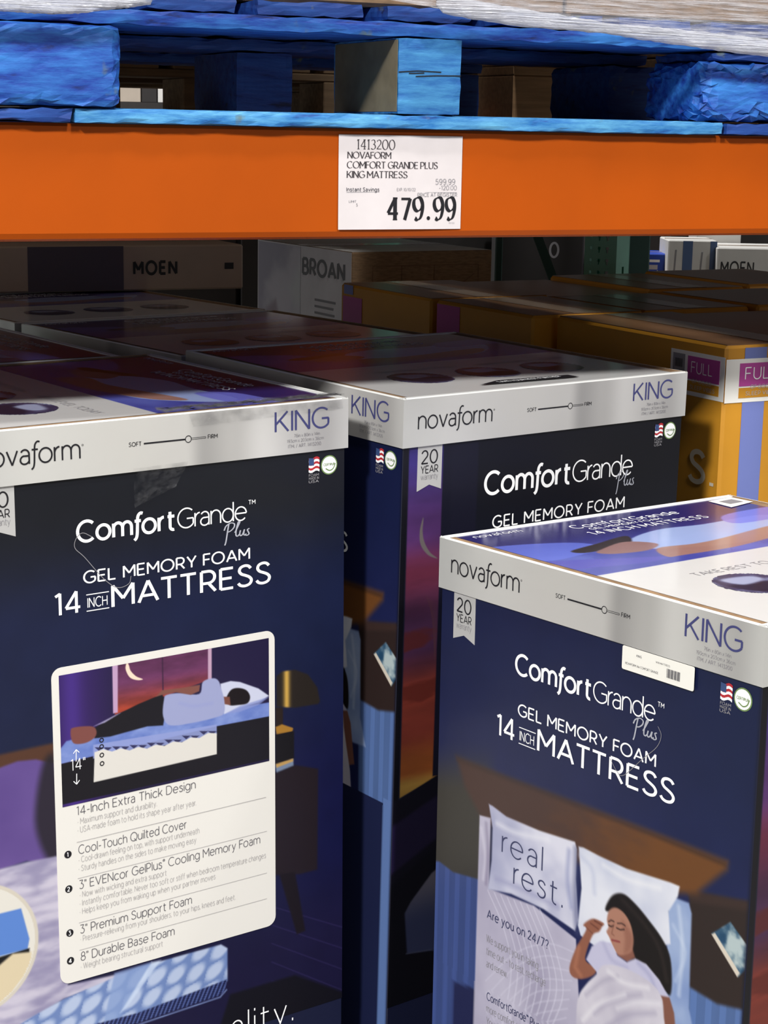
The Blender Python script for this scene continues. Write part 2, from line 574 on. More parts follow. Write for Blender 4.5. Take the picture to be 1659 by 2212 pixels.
# ------------------------------------------------------------------ painted pictures (flat print as colour attribute)
class Canvas:
    def __init__(s, u0, v0, u1, v1, res):
        s.nu = max(2, int(round((u1 - u0) / res)) + 1)
        s.nv = max(2, int(round((v1 - v0) / res)) + 1)
        s.U, s.V = np.meshgrid(np.linspace(u0, u1, s.nu), np.linspace(v0, v1, s.nv))
        s.C = np.zeros((s.nv, s.nu, 3))

    def fill(s, c):
        s.C[:] = np.asarray(c, float)

    def noise(s, fu, fv, seed=0, octaves=4):
        r = np.random.default_rng(seed)
        out = np.zeros_like(s.U)
        amp = 1.0
        tot = 0
        for k in range(octaves):
            g = r.random((64, 64))
            x = s.U * fu * 2 ** k + 7.3 * k
            y = s.V * fv * 2 ** k + 3.1 * k
            xi, yi = np.floor(x).astype(int), np.floor(y).astype(int)
            fx, fy = x - xi, y - yi
            fx, fy = fx * fx * (3 - 2 * fx), fy * fy * (3 - 2 * fy)
            a = g[yi % 64, xi % 64]
            b = g[yi % 64, (xi + 1) % 64]
            c = g[(yi + 1) % 64, xi % 64]
            d = g[(yi + 1) % 64, (xi + 1) % 64]
            out += amp * ((a * (1 - fx) + b * fx) * (1 - fy) + (c * (1 - fx) + d * fx) * fy)
            tot += amp
            amp *= .5
        return out / tot

    def mask(s, pts, soft=.0012, smooth=False):
        if smooth:
            pts = crom(pts, 5, True)
        P = np.asarray(pts, float)
        mn, mx = P.min(0) - soft * 2, P.max(0) + soft * 2
        M = np.zeros_like(s.U)
        sel = (s.U >= mn[0]) & (s.U <= mx[0]) & (s.V >= mn[1]) & (s.V <= mx[1])
        if not sel.any():
            return M
        u, v = s.U[sel], s.V[sel]
        d2 = np.full(u.shape, 1e9)
        ins = np.zeros(u.shape, bool)
        n = len(P)
        for i in range(n):
            a, b = P[i], P[(i + 1) % n]
            e = b - a
            w0, w1 = u - a[0], v - a[1]
            t = np.clip((w0 * e[0] + w1 * e[1]) / (e @ e + 1e-15), 0, 1)
            d2 = np.minimum(d2, (w0 - t * e[0]) ** 2 + (w1 - t * e[1]) ** 2)
            cond = (a[1] > v) != (b[1] > v)
            xx = a[0] + (v - a[1]) * e[0] / (e[1] if abs(e[1]) > 1e-12 else 1e-12)
            ins ^= cond & (u < xx)
        sd = np.sqrt(d2) * np.where(ins, 1, -1)
        q = np.clip(.5 + sd / (2 * soft), 0, 1)
        M[sel] = q * q * (3 - 2 * q)
        return M

    def put(s, M, c, alpha=1.0):
        M = (M * alpha)[..., None]
        c = np.asarray(c, float)
        s.C = s.C * (1 - M) + c * M

    def poly(s, pts, c, soft=.0012, alpha=1.0, smooth=False):
        s.put(s.mask(pts, soft, smooth), c, alpha)

    def line(s, pts, w, c, alpha=1.0, soft=.0008):
        P = np.asarray(pts, float)
        d2 = np.full(s.U.shape, 1e9)
        for i in range(len(P) - 1):
            a, b = P[i], P[i + 1]
            e = b - a
            w0, w1 = s.U - a[0], s.V - a[1]
            t = np.clip((w0 * e[0] + w1 * e[1]) / (e @ e + 1e-15), 0, 1)
            d2 = np.minimum(d2, (w0 - t * e[0]) ** 2 + (w1 - t * e[1]) ** 2)
        q = np.clip(.5 + (w / 2 - np.sqrt(d2)) / (2 * soft), 0, 1)
        s.put(q, c, alpha)

    def build(s, face, k, name, m, parent, gain=1.0):
        P = face.o + s.U.reshape(-1, 1) * face.u + s.V.reshape(-1, 1) * face.d + face.n * k
        nu, nv = s.nu, s.nv
        i = np.arange(nv - 1)[:, None] * nu + np.arange(nu - 1)[None, :]
        q = np.stack([i, i + nu, i + nu + 1, i + 1], -1).reshape(-1, 4)
        if np.dot(np.cross(face.u, -face.d), face.n) < 0:
            q = q[:, ::-1]
        me = bpy.data.meshes.new(name)
        me.vertices.add(len(P))
        me.vertices.foreach_set('co', P.astype(np.float32).ravel())
        me.loops.add(q.size)
        me.loops.foreach_set('vertex_index', q.astype(np.int32).ravel())
        me.polygons.add(len(q))
        me.polygons.foreach_set('loop_start', np.arange(0, q.size, 4, dtype=np.int32))
        me.polygons.foreach_set('loop_total', np.full(len(q), 4, dtype=np.int32))
        me.update(calc_edges=True)
        at = me.attributes.new('ink', 'FLOAT_COLOR', 'POINT')
        L = np.clip(lin(np.clip(s.C.reshape(-1, 3), 0, 255)) * gain, 0, .95)
        at.data.foreach_set('color', np.concatenate([L, np.ones((len(L), 1))], 1).astype(np.float32).ravel())
        me.materials.append(m)
        o = bpy.data.objects.new(name, me)
        COL.objects.link(o)
        o.parent = parent
        return o


def ink_mat(name, rough, coat=0.0, bump=0.0):
    m = bpy.data.materials.new(name)
    m.use_nodes = True
    nt = m.node_tree
    b = nt.nodes['Principled BSDF']
    a = nd(nt, 'ShaderNodeAttribute', attribute_name='ink')
    nt.links.new(a.outputs['Color'], b.inputs['Base Color'])
    b.inputs['Roughness'].default_value = rough
    b.inputs['Specular IOR Level'].default_value = .35 if rough > .3 else .6
    b.inputs['Coat Weight'].default_value = coat
    b.inputs['Coat Roughness'].default_value = .12
    if bump:
        tc = nd(nt, 'ShaderNodeTexCoord')
        t2 = nd(nt, 'ShaderNodeTexNoise')
        t2.inputs['Scale'].default_value = 9
        t2.inputs['Detail'].default_value = 3
        nt.links.new(tc.outputs['Object'], t2.inputs['Vector'])
        bp = nd(nt, 'ShaderNodeBump')
        bp.inputs['Strength'].default_value = bump
        bp.inputs['Distance'].default_value = .01
        nt.links.new(t2.outputs['Fac'], bp.inputs['Height'])
        nt.links.new(bp.outputs[0], b.inputs['Normal'])
    return m
# ------------------------------------------------------------------ materials
M_ORANGE = mat('orange_enamel', (166, 71, 0), .5, noise=.06, nscale=6, bump=.02, bscale=30, spec=.2)
M_TEAL = mat('teal_enamel', (122, 184, 164), .5, noise=.08, nscale=12)
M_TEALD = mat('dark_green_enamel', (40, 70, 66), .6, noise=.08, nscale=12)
M_CONC = mat('concrete', (128, 124, 118), .8, noise=.12, nscale=3, bump=.1, bscale=40)
M_WALL = mat('grey_panel', (60, 60, 62), .9, noise=.05)
M_NAVY = mat('navy_board', (22, 26, 52), .4)
M_KRAFT = mat('kraft_board', (142, 114, 84), .85, noise=.22, nscale=60, stretch=(1, 1, 4))
M_KRAFTD = mat('brown_board', (116, 86, 62), .8, noise=.1, nscale=30)
M_WHITEB = mat('white_board', (226, 226, 222), .45, noise=.02, nscale=8)
M_INKK = mat('black_ink', (22, 21, 26), .45)
M_INKW = mat('white_ink', (250, 250, 250), .45)
M_INKV = mat('violet_ink', (62, 64, 114), .45)
M_INKG = mat('grey_ink', (140, 138, 142), .5)
M_INKGL = mat('pale_grey_ink', (176, 173, 172), .5)
M_INKD = mat('dark_grey_ink', (88, 86, 92), .5)
M_INKS = mat('silver_ink', (170, 172, 182), .4)
M_INKR = mat('red_ink', (178, 40, 48), .5)
M_INKB = mat('blue_ink', (52, 74, 120), .5)
M_GREEN = mat('green_ink', (112, 140, 84), .5)
M_PANEL = mat('panel_ink', (220, 217, 210), .45)
M_PAPER = mat('paper', (204, 197, 197), .7, noise=.03, nscale=30, bump=.06, bscale=25)
M_STICK = mat('sticker_paper', (238, 236, 228), .5)
M_INK = ink_mat('picture_ink', .36, coat=.05)
M_INKTOP = ink_mat('glossy_picture_ink', .2, coat=.5, bump=.05)
M_DARK = mat('crack_black', (14, 13, 14), .9)


def silver():
    m = bpy.data.materials.new('silver_board')
    m.use_nodes = True
    nt = m.node_tree
    b = nt.nodes['Principled BSDF']
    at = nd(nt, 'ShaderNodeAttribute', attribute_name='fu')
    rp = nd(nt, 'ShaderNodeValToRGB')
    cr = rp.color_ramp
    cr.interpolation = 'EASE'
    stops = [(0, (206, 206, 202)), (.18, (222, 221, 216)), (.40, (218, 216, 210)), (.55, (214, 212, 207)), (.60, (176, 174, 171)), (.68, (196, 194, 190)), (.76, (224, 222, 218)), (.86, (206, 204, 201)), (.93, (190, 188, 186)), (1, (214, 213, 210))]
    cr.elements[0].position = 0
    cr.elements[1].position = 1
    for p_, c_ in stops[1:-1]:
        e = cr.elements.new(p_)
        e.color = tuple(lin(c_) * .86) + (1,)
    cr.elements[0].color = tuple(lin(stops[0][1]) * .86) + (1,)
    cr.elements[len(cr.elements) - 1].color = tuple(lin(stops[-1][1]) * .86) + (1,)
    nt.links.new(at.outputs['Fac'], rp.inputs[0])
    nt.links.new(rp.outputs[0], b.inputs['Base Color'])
    b.inputs['Roughness'].default_value = .33
    b.inputs['Metallic'].default_value = .25
    tc = nd(nt, 'ShaderNodeTexCoord')
    tx = nd(nt, 'ShaderNodeTexNoise')
    tx.inputs['Scale'].default_value = 14
    tx.inputs['Detail'].default_value = 5
    nt.links.new(tc.outputs['Object'], tx.inputs['Vector'])
    bp = nd(nt, 'ShaderNodeBump')
    bp.inputs['Strength'].default_value = .08
    bp.inputs['Distance'].default_value = .01
    nt.links.new(tx.outputs['Fac'], bp.inputs['Height'])
    nt.links.new(bp.outputs[0], b.inputs['Normal'])
    return m


def clear(name, tint=(235, 235, 240), opac=.35, rough=.12, stretch=(1, 1, 1), scale=40, bump=.6):
    m = bpy.data.materials.new(name)
    m.use_nodes = True
    nt = m.node_tree
    b = nt.nodes['Principled BSDF']
    b.inputs['Base Color'].default_value = tuple(lin(tint)) + (1,)
    b.inputs['Roughness'].default_value = rough
    b.inputs['Specular IOR Level'].default_value = .9
    tc = nd(nt, 'ShaderNodeTexCoord')
    mp = nd(nt, 'ShaderNodeMapping')
    mp.inputs['Scale'].default_value = stretch
    nt.links.new(tc.outputs['Object'], mp.inputs['Vector'])
    tx = nd(nt, 'ShaderNodeTexNoise')
    tx.inputs['Scale'].default_value = scale
    tx.inputs['Detail'].default_value = 5
    nt.links.new(mp.outputs[0], tx.inputs['Vector'])
    rp = nd(nt, 'ShaderNodeMapRange')
    rp.inputs['From Min'].default_value = .35
    rp.inputs['From Max'].default_value = .7
    rp.inputs['To Min'].default_value = max(0, opac - .2)
    rp.inputs['To Max'].default_value = min(1, opac + .3 if opac > .1 else .22)
    nt.links.new(tx.outputs['Fac'], rp.inputs['Value'])
    nt.links.new(rp.outputs['Result'], b.inputs['Alpha'])
    bp = nd(nt, 'ShaderNodeBump')
    bp.inputs['Strength'].default_value = bump
    bp.inputs['Distance'].default_value = .01
    nt.links.new(tx.outputs['Fac'], bp.inputs['Height'])
    nt.links.new(bp.outputs[0], b.inputs['Normal'])
    return m


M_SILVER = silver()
M_TAPE = clear('clear_tape_film', (96, 96, 98), .02, .08, (1, 1, 1), 70, .9)
M_WRAP = clear('stretch_film', (205, 205, 212), .34, .16, (2, 2, 40), 9, .9)

# ------------------------------------------------------------------ the setting
fl = MB()
fl.box(-8, 8, -6, 13, -.1, 0)
structure(fl.build('floor', M_CONC))
fl = MB()
fl.box(-8, 8, 13, 13.1, 0, 9)
structure(fl.build('wall_back', M_WALL))
fl = MB()
fl.box(-8, 8, -6, 13, 9, 9.1)
structure(fl.build('ceiling', M_WALL))

# ------------------------------------------------------------------ king mattress boxes
WB = .47
HW = WB / 2
HT = 1.06
LID = .058


def rotm(a, tx=0, ty=0):
    return np.array(Matrix.Rotation(a, 3, 'Z') @ Matrix.Rotation(ty, 3, 'Y') @ Matrix.Rotation(tx, 3, 'X'))


KB = {}
for n_, o_, a_, t_ in (('L', (-.04283, 2.03361, 1.20442), .62058, (-.00253, -.00936)),
                       ('M', (.02046, 2.03903, 1.20325), .66507, (.01373, -.00048)),
                       ('R', (.06229, 1.95277, 1.06321), -.91699, (-.00712, -.01141))):
    R_ = rotm(a_, *t_)
    o_ = np.array(o_)
    if n_ == 'L':
        o_ = o_ + R_ @ np.array([-WB, 0, 0])
    KB[n_] = (o_, R_)


def pxuv(n, pts):
    """photo pixels on the front face of a king box -> (u, v) metres on that face"""
    o, R_ = KB[n]
    out = []
    for x, y in pts:
        P = on_plane(x, y, o, R_[:, 1]) - o
        out.append((float(P @ R_[:, 0]), float(-(P @ R_[:, 2]))))
    return out


def pxtop(n, pts):
    o, R_ = KB[n]
    out = []
    for x, y in pts:
        P = on_plane(x, y, o, R_[:, 2]) - o
        out.append((float(P @ R_[:, 0]), float(P @ R_[:, 1])))
    return out


BH = HW - .003      # body half size
FB = {  # body faces, seen from outside, v measured down from the lid top
    'B': Face((-HW, -BH, HT), (1, 0, 0), (0, -1, 0)),
    'C': Face((BH, -HW, HT), (0, 1, 0), (1, 0, 0)),
    'A': Face((HW, BH, HT), (-1, 0, 0), (0, 1, 0)),
    'D': Face((-BH, HW, HT), (0, -1, 0), (-1, 0, 0)),
}
FL = {  # lid faces
    'B': Face((-HW, -HW, HT), (1, 0, 0), (0, -1, 0)),
    'C': Face((HW, -HW, HT), (0, 1, 0), (1, 0, 0)),
    'A': Face((HW, HW, HT), (-1, 0, 0), (0, 1, 0)),
    'D': Face((-HW, HW, HT), (0, -1, 0), (-1, 0, 0)),
}
FTOP = Face((-HW, -HW, HT - .0012), (1, 0, 0), (0, 0, 1), (0, 1, 0))    # u along B, "down" = into the box from B


def sstep(x, a, b):
    t = np.clip((x - a) / (b - a), 0, 1)
    return t * t * (3 - 2 * t)


def mixc(a, b, t):
    t = t[..., None]
    return np.asarray(a, float) * (1 - t) + np.asarray(b, float) * t


def P_B(cv):
    """bed seen from above"""
    q = lambda *p: pxuv('R', p)
    U, V = cv.U, cv.V
    base = mixc((24, 31, 68), (32, 38, 84), sstep(V, .10, .34))
    base = base * (0.94 + .1 * cv.noise(30, 30, 3))[..., None]
    cv.C[:] = base
    # grey-brown wall at left below the headboard
    g = sstep(V + .25 * U, .232, .30) * (1 - sstep(U, .08, .11)) * 1.0
    cv.put(g, (60, 57, 52))
    # floor boards left
    fb = cv.mask(q((900, 1858), (945, 1862), (975, 1885), (1045, 1905), (1040, 2290), (880, 2290)), .002)
    pl = .86 + .22 * (np.sin(U * 330) > .2) * .5 + .12 * cv.noise(60, 6, 5)
    cv.put(fb, np.asarray((66, 84, 142)) * pl[..., None])
    cv.poly(q((975, 2122), (1026, 2138), (1024, 2400), (968, 2400)), (36, 40, 78), .002)
    # floor right + nightstand
    fr = cv.mask(q((1480, 2110), (1660, 2180), (1640, 2500), (1470, 2500)), .002)
    cv.put(fr, np.asarray((92, 120, 176)) * pl[..., None])
    cv.poly(q((1485, 1925), (1560, 1940), (1660, 1958), (1640, 2192), (1545, 2170), (1483, 2132)), (50, 38, 36), .003)
    cv.poly(q((1475, 1920), (1560, 1938), (1655, 1955), (1650, 1975), (1490, 1950)), (66, 48, 44), .004, .7)
    # headboard
    cv.poly(q((981, 1634), (1100, 1682), (1250, 1738), (1400, 1796), (1568, 1862), (1566, 1880), (1500, 1932), (1440, 1930), (1200, 1850), (1040, 1775), (1000, 1700)), mixc((74, 52, 46), (112, 70, 36), sstep(U + .1 * cv.noise(40, 90, 19), .20, .42)), .006)
    cv.line(q((985, 1642), (1250, 1744), (1400, 1802), (1560, 1868)), .003, (58, 40, 34), .7, .003)
    # mattress edge at right
    sh = cv.noise(24, 18, 9)
    cv.put(cv.mask(q((1440, 1935), (1484, 1952), (1490, 1975), (1484, 2180), (1500, 2260), (1430, 2230)), .002), mixc((118, 142, 196), (190, 206, 234), sh))
    # quilt left
    cv.put(cv.mask(q((1032, 1762), (1056, 1768), (1052, 1920), (1150, 1958), (1240, 2030), (1255, 2330), (1016, 2330)), .0015),
           mixc((158, 152, 178), (208, 204, 222), cv.noise(16, 14, 21)))
    for k in range(9):     # stitched swirls
        c0 = q((1050 + 14 * k, 1925 + 5 * k), (1085 + 14 * k, 2010 + 6 * k), (1100 + 14 * k, 2100 + 6 * k), (1080 + 13 * k, 2230))
        cv.line(crom(c0, 6), .0016, (226, 224, 240), .55)
        c0 = q((1240 - 3 * k, 2060 + 20 * k), (1180 - 6 * k, 2040 + 26 * k), (1110, 2060 + 30 * k), (1045, 2120 + 34 * k))
        cv.line(crom(c0, 6), .0014, (226, 224, 240), .4)
    # left pillow
    pil = q((1052, 1738), (1060, 1742), (1090, 1765), (1160, 1795), (1238, 1820), (1242, 1836), (1240, 1900), (1245, 1990), (1238, 2012), (1170, 1965), (1100, 1932), (1050, 1922), (1058, 1860), (1060, 1790))
    cv.put(cv.mask(pil, .0016), mixc((172, 174, 204), (226, 226, 240), sstep(cv.noise(14, 14, 31) + .4 * (U - .1) * 4, .25, .8)))
    cv.line(q((1240, 1836), (1238, 1920), (1242, 2015)), .006, (74, 80, 120), .55, .004)
    # right pillow
    pil = q((1246, 1830), (1256, 1832), (1290, 1850), (1350, 1878), (1445, 1908), (1464, 1916), (1460, 1938), (1440, 1970), (1444, 2040), (1390, 2060), (1300, 2060), (1250, 2022), (1244, 2000), (1252, 1920))
    cv.put(cv.mask(pil, .0016), mixc((176, 184, 214), (234, 236, 246), sstep(cv.noise(12, 12, 37) + .5 * (U - .22) * 3, .2, .8)))
    # hair
    cv.poly(q((1304, 1968), (1312, 1944), (1326, 1932), (1346, 1934), (1372, 1958), (1398, 1990), (1424, 2026), (1442, 2064), (1447, 2110), (1444, 2150), (1430, 2140), (1408, 2110), (1384, 2085), (1360, 2076), (1356, 2010), (1330, 1975)), (28, 22, 22), .002, 1, True)
    cv.line(crom(q((1340, 1945), (1385, 1995), (1420, 2050), (1436, 2120)), 6), .004, (52, 42, 40), .6, .003)
    # forearm and hand
    cv.poly(q((1262, 2010), (1256, 2000), (1266, 1990), (1280, 1986), (1300, 1996), (1296, 2004), (1290, 2014), (1276, 2022), (1262, 2060), (1262, 2078), (1282, 2092), (1280, 2106), (1256, 2116), (1234, 2112), (1226, 2092), (1240, 2050)), (150, 96, 76), .0016, 1, True)
    cv.line(q((1246, 2048), (1238, 2090), (1250, 2108)), .004, (186, 124, 96), .7, .003)
    cv.line(q((1280, 1990), (1296, 2000)), .0015, (90, 50, 44), .8)
    cv.line(q((1272, 1996), (1288, 2008)), .0015, (96, 54, 46), .7)
    cv.line(q((1262, 2004), (1276, 2018)), .0013, (110, 66, 54), .6)
    # neck and face
    cv.poly(q((1326, 2052), (1362, 2050), (1368, 2070), (1352, 2080), (1330, 2066)), (140, 92, 78), .002)
    cv.poly(q((1307, 1988), (1312, 1968), (1326, 1962), (1344, 1974), (1358, 1998), (1364, 2030), (1360, 2056), (1344, 2064), (1330, 2062), (1320, 2046), (1312, 2026), (1306, 2014), (1310, 2004)), (178, 128, 108), .0016, 1, True)
    cv.poly(q((1340, 1990), (1362, 2024), (1358, 2054), (1344, 2060), (1346, 2030)), (148, 98, 82), .004, .7, True)
    cv.line(q((1311, 1992), (1316, 1989), (1322, 1992)), .0014, (60, 40, 38), .9)
    cv.line(q((1330, 1996), (1339, 1996), (1346, 2001)), .0014, (60, 40, 38), .9)
    cv.line(q((1311, 2000), (1316, 2003), (1321, 2001)), .0014, (40, 26, 28), .9)
    cv.line(q((1328, 2006), (1336, 2010), (1344, 2009)), .0014, (40, 26, 28), .9)
    cv.line(q((1322, 1998), (1317, 2018), (1322, 2022)), .0013, (132, 84, 70), .8)
    cv.line(q((1318, 2032), (1326, 2034), (1334, 2036)), .002, (138, 58, 62), .9)
    # shirt
    cv.poly(q((1262, 2074), (1274, 2046), (1292, 2034), (1316, 2038), (1330, 2066), (1350, 2080), (1368, 2072), (1392, 2084), (1420, 2118), (1442, 2158), (1424, 2156), (1404, 2140), (1380, 2150), (1300, 2150), (1284, 2100)), (202, 200, 226), .0016)
    cv.line(crom(q((1300, 2040), (1318, 2075), (1350, 2092)), 5), .004, (172, 170, 206), .6, .003)
    cv.line(crom(q((1375, 2082), (1400, 2110), (1415, 2150)), 5), .004, (160, 160, 200), .6, .003)
    # arm at right
    cv.poly(q((1422, 2152), (1442, 2156), (1452, 2190), (1462, 2300), (1430, 2300), (1424, 2190)), (134, 88, 74), .0016)
    # blanket
    cv.put(cv.mask(crom(q((1244, 2160), (1262, 2128), (1284, 2106), (1296, 2088), (1320, 2086), (1358, 2098), (1398, 2122), (1422, 2150), (1430, 2200), (1436, 2420), (1232, 2420), (1240, 2230)), 4, True), .0016),
           mixc((178, 172, 192), (234, 230, 238), cv.noise(20, 16, 41)))
    for k, (pts_, w_, c_, al) in enumerate((
            (((1262, 2150), (1300, 2120), (1330, 2112)), .004, (168, 162, 184), .6), (((1280, 2190), (1320, 2160), (1380, 2150)), .005, (172, 166, 188), .55),
            (((1300, 2225), (1350, 2195), (1410, 2190)), .005, (168, 162, 186), .55), (((1310, 2100), (1345, 2125), (1395, 2135)), .004, (246, 244, 248), .6),
            (((1255, 2205), (1290, 2170), (1345, 2150)), .004, (248, 246, 250), .6), (((1330, 2180), (1370, 2168), (1420, 2170)), .004, (246, 244, 250), .5),
            (((1250, 1850), (1275, 1880), (1280, 1930)), .005, (196, 202, 226), .6), (((1300, 1870), (1350, 1900), (1420, 1920)), .005, (248, 248, 252), .6),
            (((1070, 1780), (1110, 1800), (1180, 1815)), .005, (240, 240, 248), .6),
            (((1068, 1900), (1130, 1925), (1200, 1960)), .006, (160, 160, 196), .6), (((1225, 1840), (1222, 1900), (1230, 1960)), .006, (150, 156, 196), .6),
            (((1036, 1790), (1044, 1850), (1040, 1900)), .003, (226, 222, 236), .6), (((1046, 1780), (1050, 1840), (1046, 1910)), .003, (128, 118, 146), .6),
            (((1462, 1960), (1470, 2050), (1462, 2150)), .003, (226, 236, 250), .6), (((1450, 2000), (1476, 2060), (1455, 2120)), .002, (214, 226, 246), .6))):
        cv.line(crom(q(*pts_), 6), w_, c_, al, .003)
    # floor of the lower right, with the dark rug edge
    cv.put(((U > .449) & (U < .468) & (V > .49)) * 1.0, (100, 128, 184))
    cv.put(((U > .36) & (U <= .449) & (V > .497)) * 1.0, (30, 36, 70))
    # book on the nightstand
    bk = q((1533, 2018), (1574, 1993), (1611, 2046), (1613, 2090), (1590, 2112))
    cv.put(cv.mask(bk, .0012), mixc((40, 76, 108), (188, 204, 206), sstep(cv.noise(60, 60, 51), .3, .65)))
    cv.poly(q((1533, 2020), (1540, 2016), (1594, 2104), (1588, 2112)), (226, 216, 200), .001)
    # small vertical fade at right edge
    cv.put(sstep(U, .462, .468), (20, 22, 44), .7)


def P_C(cv):
    """dark bedroom with the window at dusk"""
    q = lambda *p: pxuv('M', p)
    U, V = cv.U, cv.V
    cv.C[:] = mixc((24, 26, 36), (34, 44, 74), sstep(V, .10, .26))
    n = cv.noise(9, 34, 61, 5)
    n2 = cv.noise(5, 22, 67, 4)
    # sunset sky
    t = V + .02 * (n2 - .5)
    sky = mixc((72, 58, 158), (112, 62, 138), sstep(t, .06, .16))
    sky = mixc(sky, (150, 56, 84), sstep(t, .16, .21))
    sky = mixc(sky, (98, 52, 92), sstep(t, .215, .27))
    sky = mixc(sky, (176, 68, 46), sstep(t, .30, .36))
    sky = mixc(sky, (206, 106, 40), sstep(t, .40, .45))
    sky = mixc(sky, (232, 176, 72), sstep(t, .455, .475))
    sky = sky * (1.15 + .9 * n)[..., None]
    red = sstep(n, .52, .66) * sstep(V, .18, .24) * (1 - sstep(V, .4, .46))
    cv.C[:] = cv.C
    win = cv.mask([(.012, .02), (.062, .02), (.075, .47), (.013, .487)], .0012)
    win = np.maximum(win, cv.mask([(.012, .02), (.12, .02), (.12, .455), (.013, .487)], .0012) * (U < .0635 + 0 * V))
    cv.put(win, sky)
    cv.put(win * red, (196, 66, 44), .75)
    # contrail tuft and moon
    for k in range(6):
        cv.line(crom(q((925 + 4 * k, 1290 + 3 * k), (936 + 2 * k, 1330 + 8 * k), (942, 1400 + 6 * k)), 5), .0012, (190, 110, 120), .5)
    cv.poly(crom(q((918, 1118), (910, 1148), (912, 1178), (928, 1200), (948, 1207), (932, 1194), (920, 1172), (916, 1148)), 5, True), (244, 226, 214), .0008)
    # frame
    cv.poly([(.0635, .02), (.075, .02), (.085, .47), (.0635, .47)], (30, 32, 60), .001)
    cv.poly([(.075, .05), (.118, .05), (.118, .46), (.085, .46)], (36, 36, 66), .002)
    cv.poly([(0, .02), (.011, .02), (.011, .50), (0, .5)], (18, 18, 26), .001)
    # sill, dark wall below
    low = cv.mask([(0, .49), (.013, .489), (.13, .45), (.6, .3), (.6, 1.2), (0, 1.2)], .0015)
    cv.put(low, (24, 22, 36))
    cv.poly([(0, .522), (.09, .490), (.2, .45), (.2, .52), (.09, .545), (0, .585)], (50, 38, 84), .004)
    cv.poly([(0, .60), (.1, .55), (.5, .4), (.5, .9), (0, .9)], (16, 16, 24), .004)
    bed = q((877, 1975), (890, 1950), (935, 1888), (990, 1840), (1080, 1800), (1080, 2100), (935, 2055), (882, 2062))
    cv.put(cv.mask(bed, .002), mixc((182, 176, 196), (92, 104, 160), sstep(V, .60, .66)))
    cv.line(q((880, 2062), (935, 2053)), .0014, (140, 150, 190), .8)
    cv.put(1 - sstep(U, .012, .0), (12, 12, 20), .6)


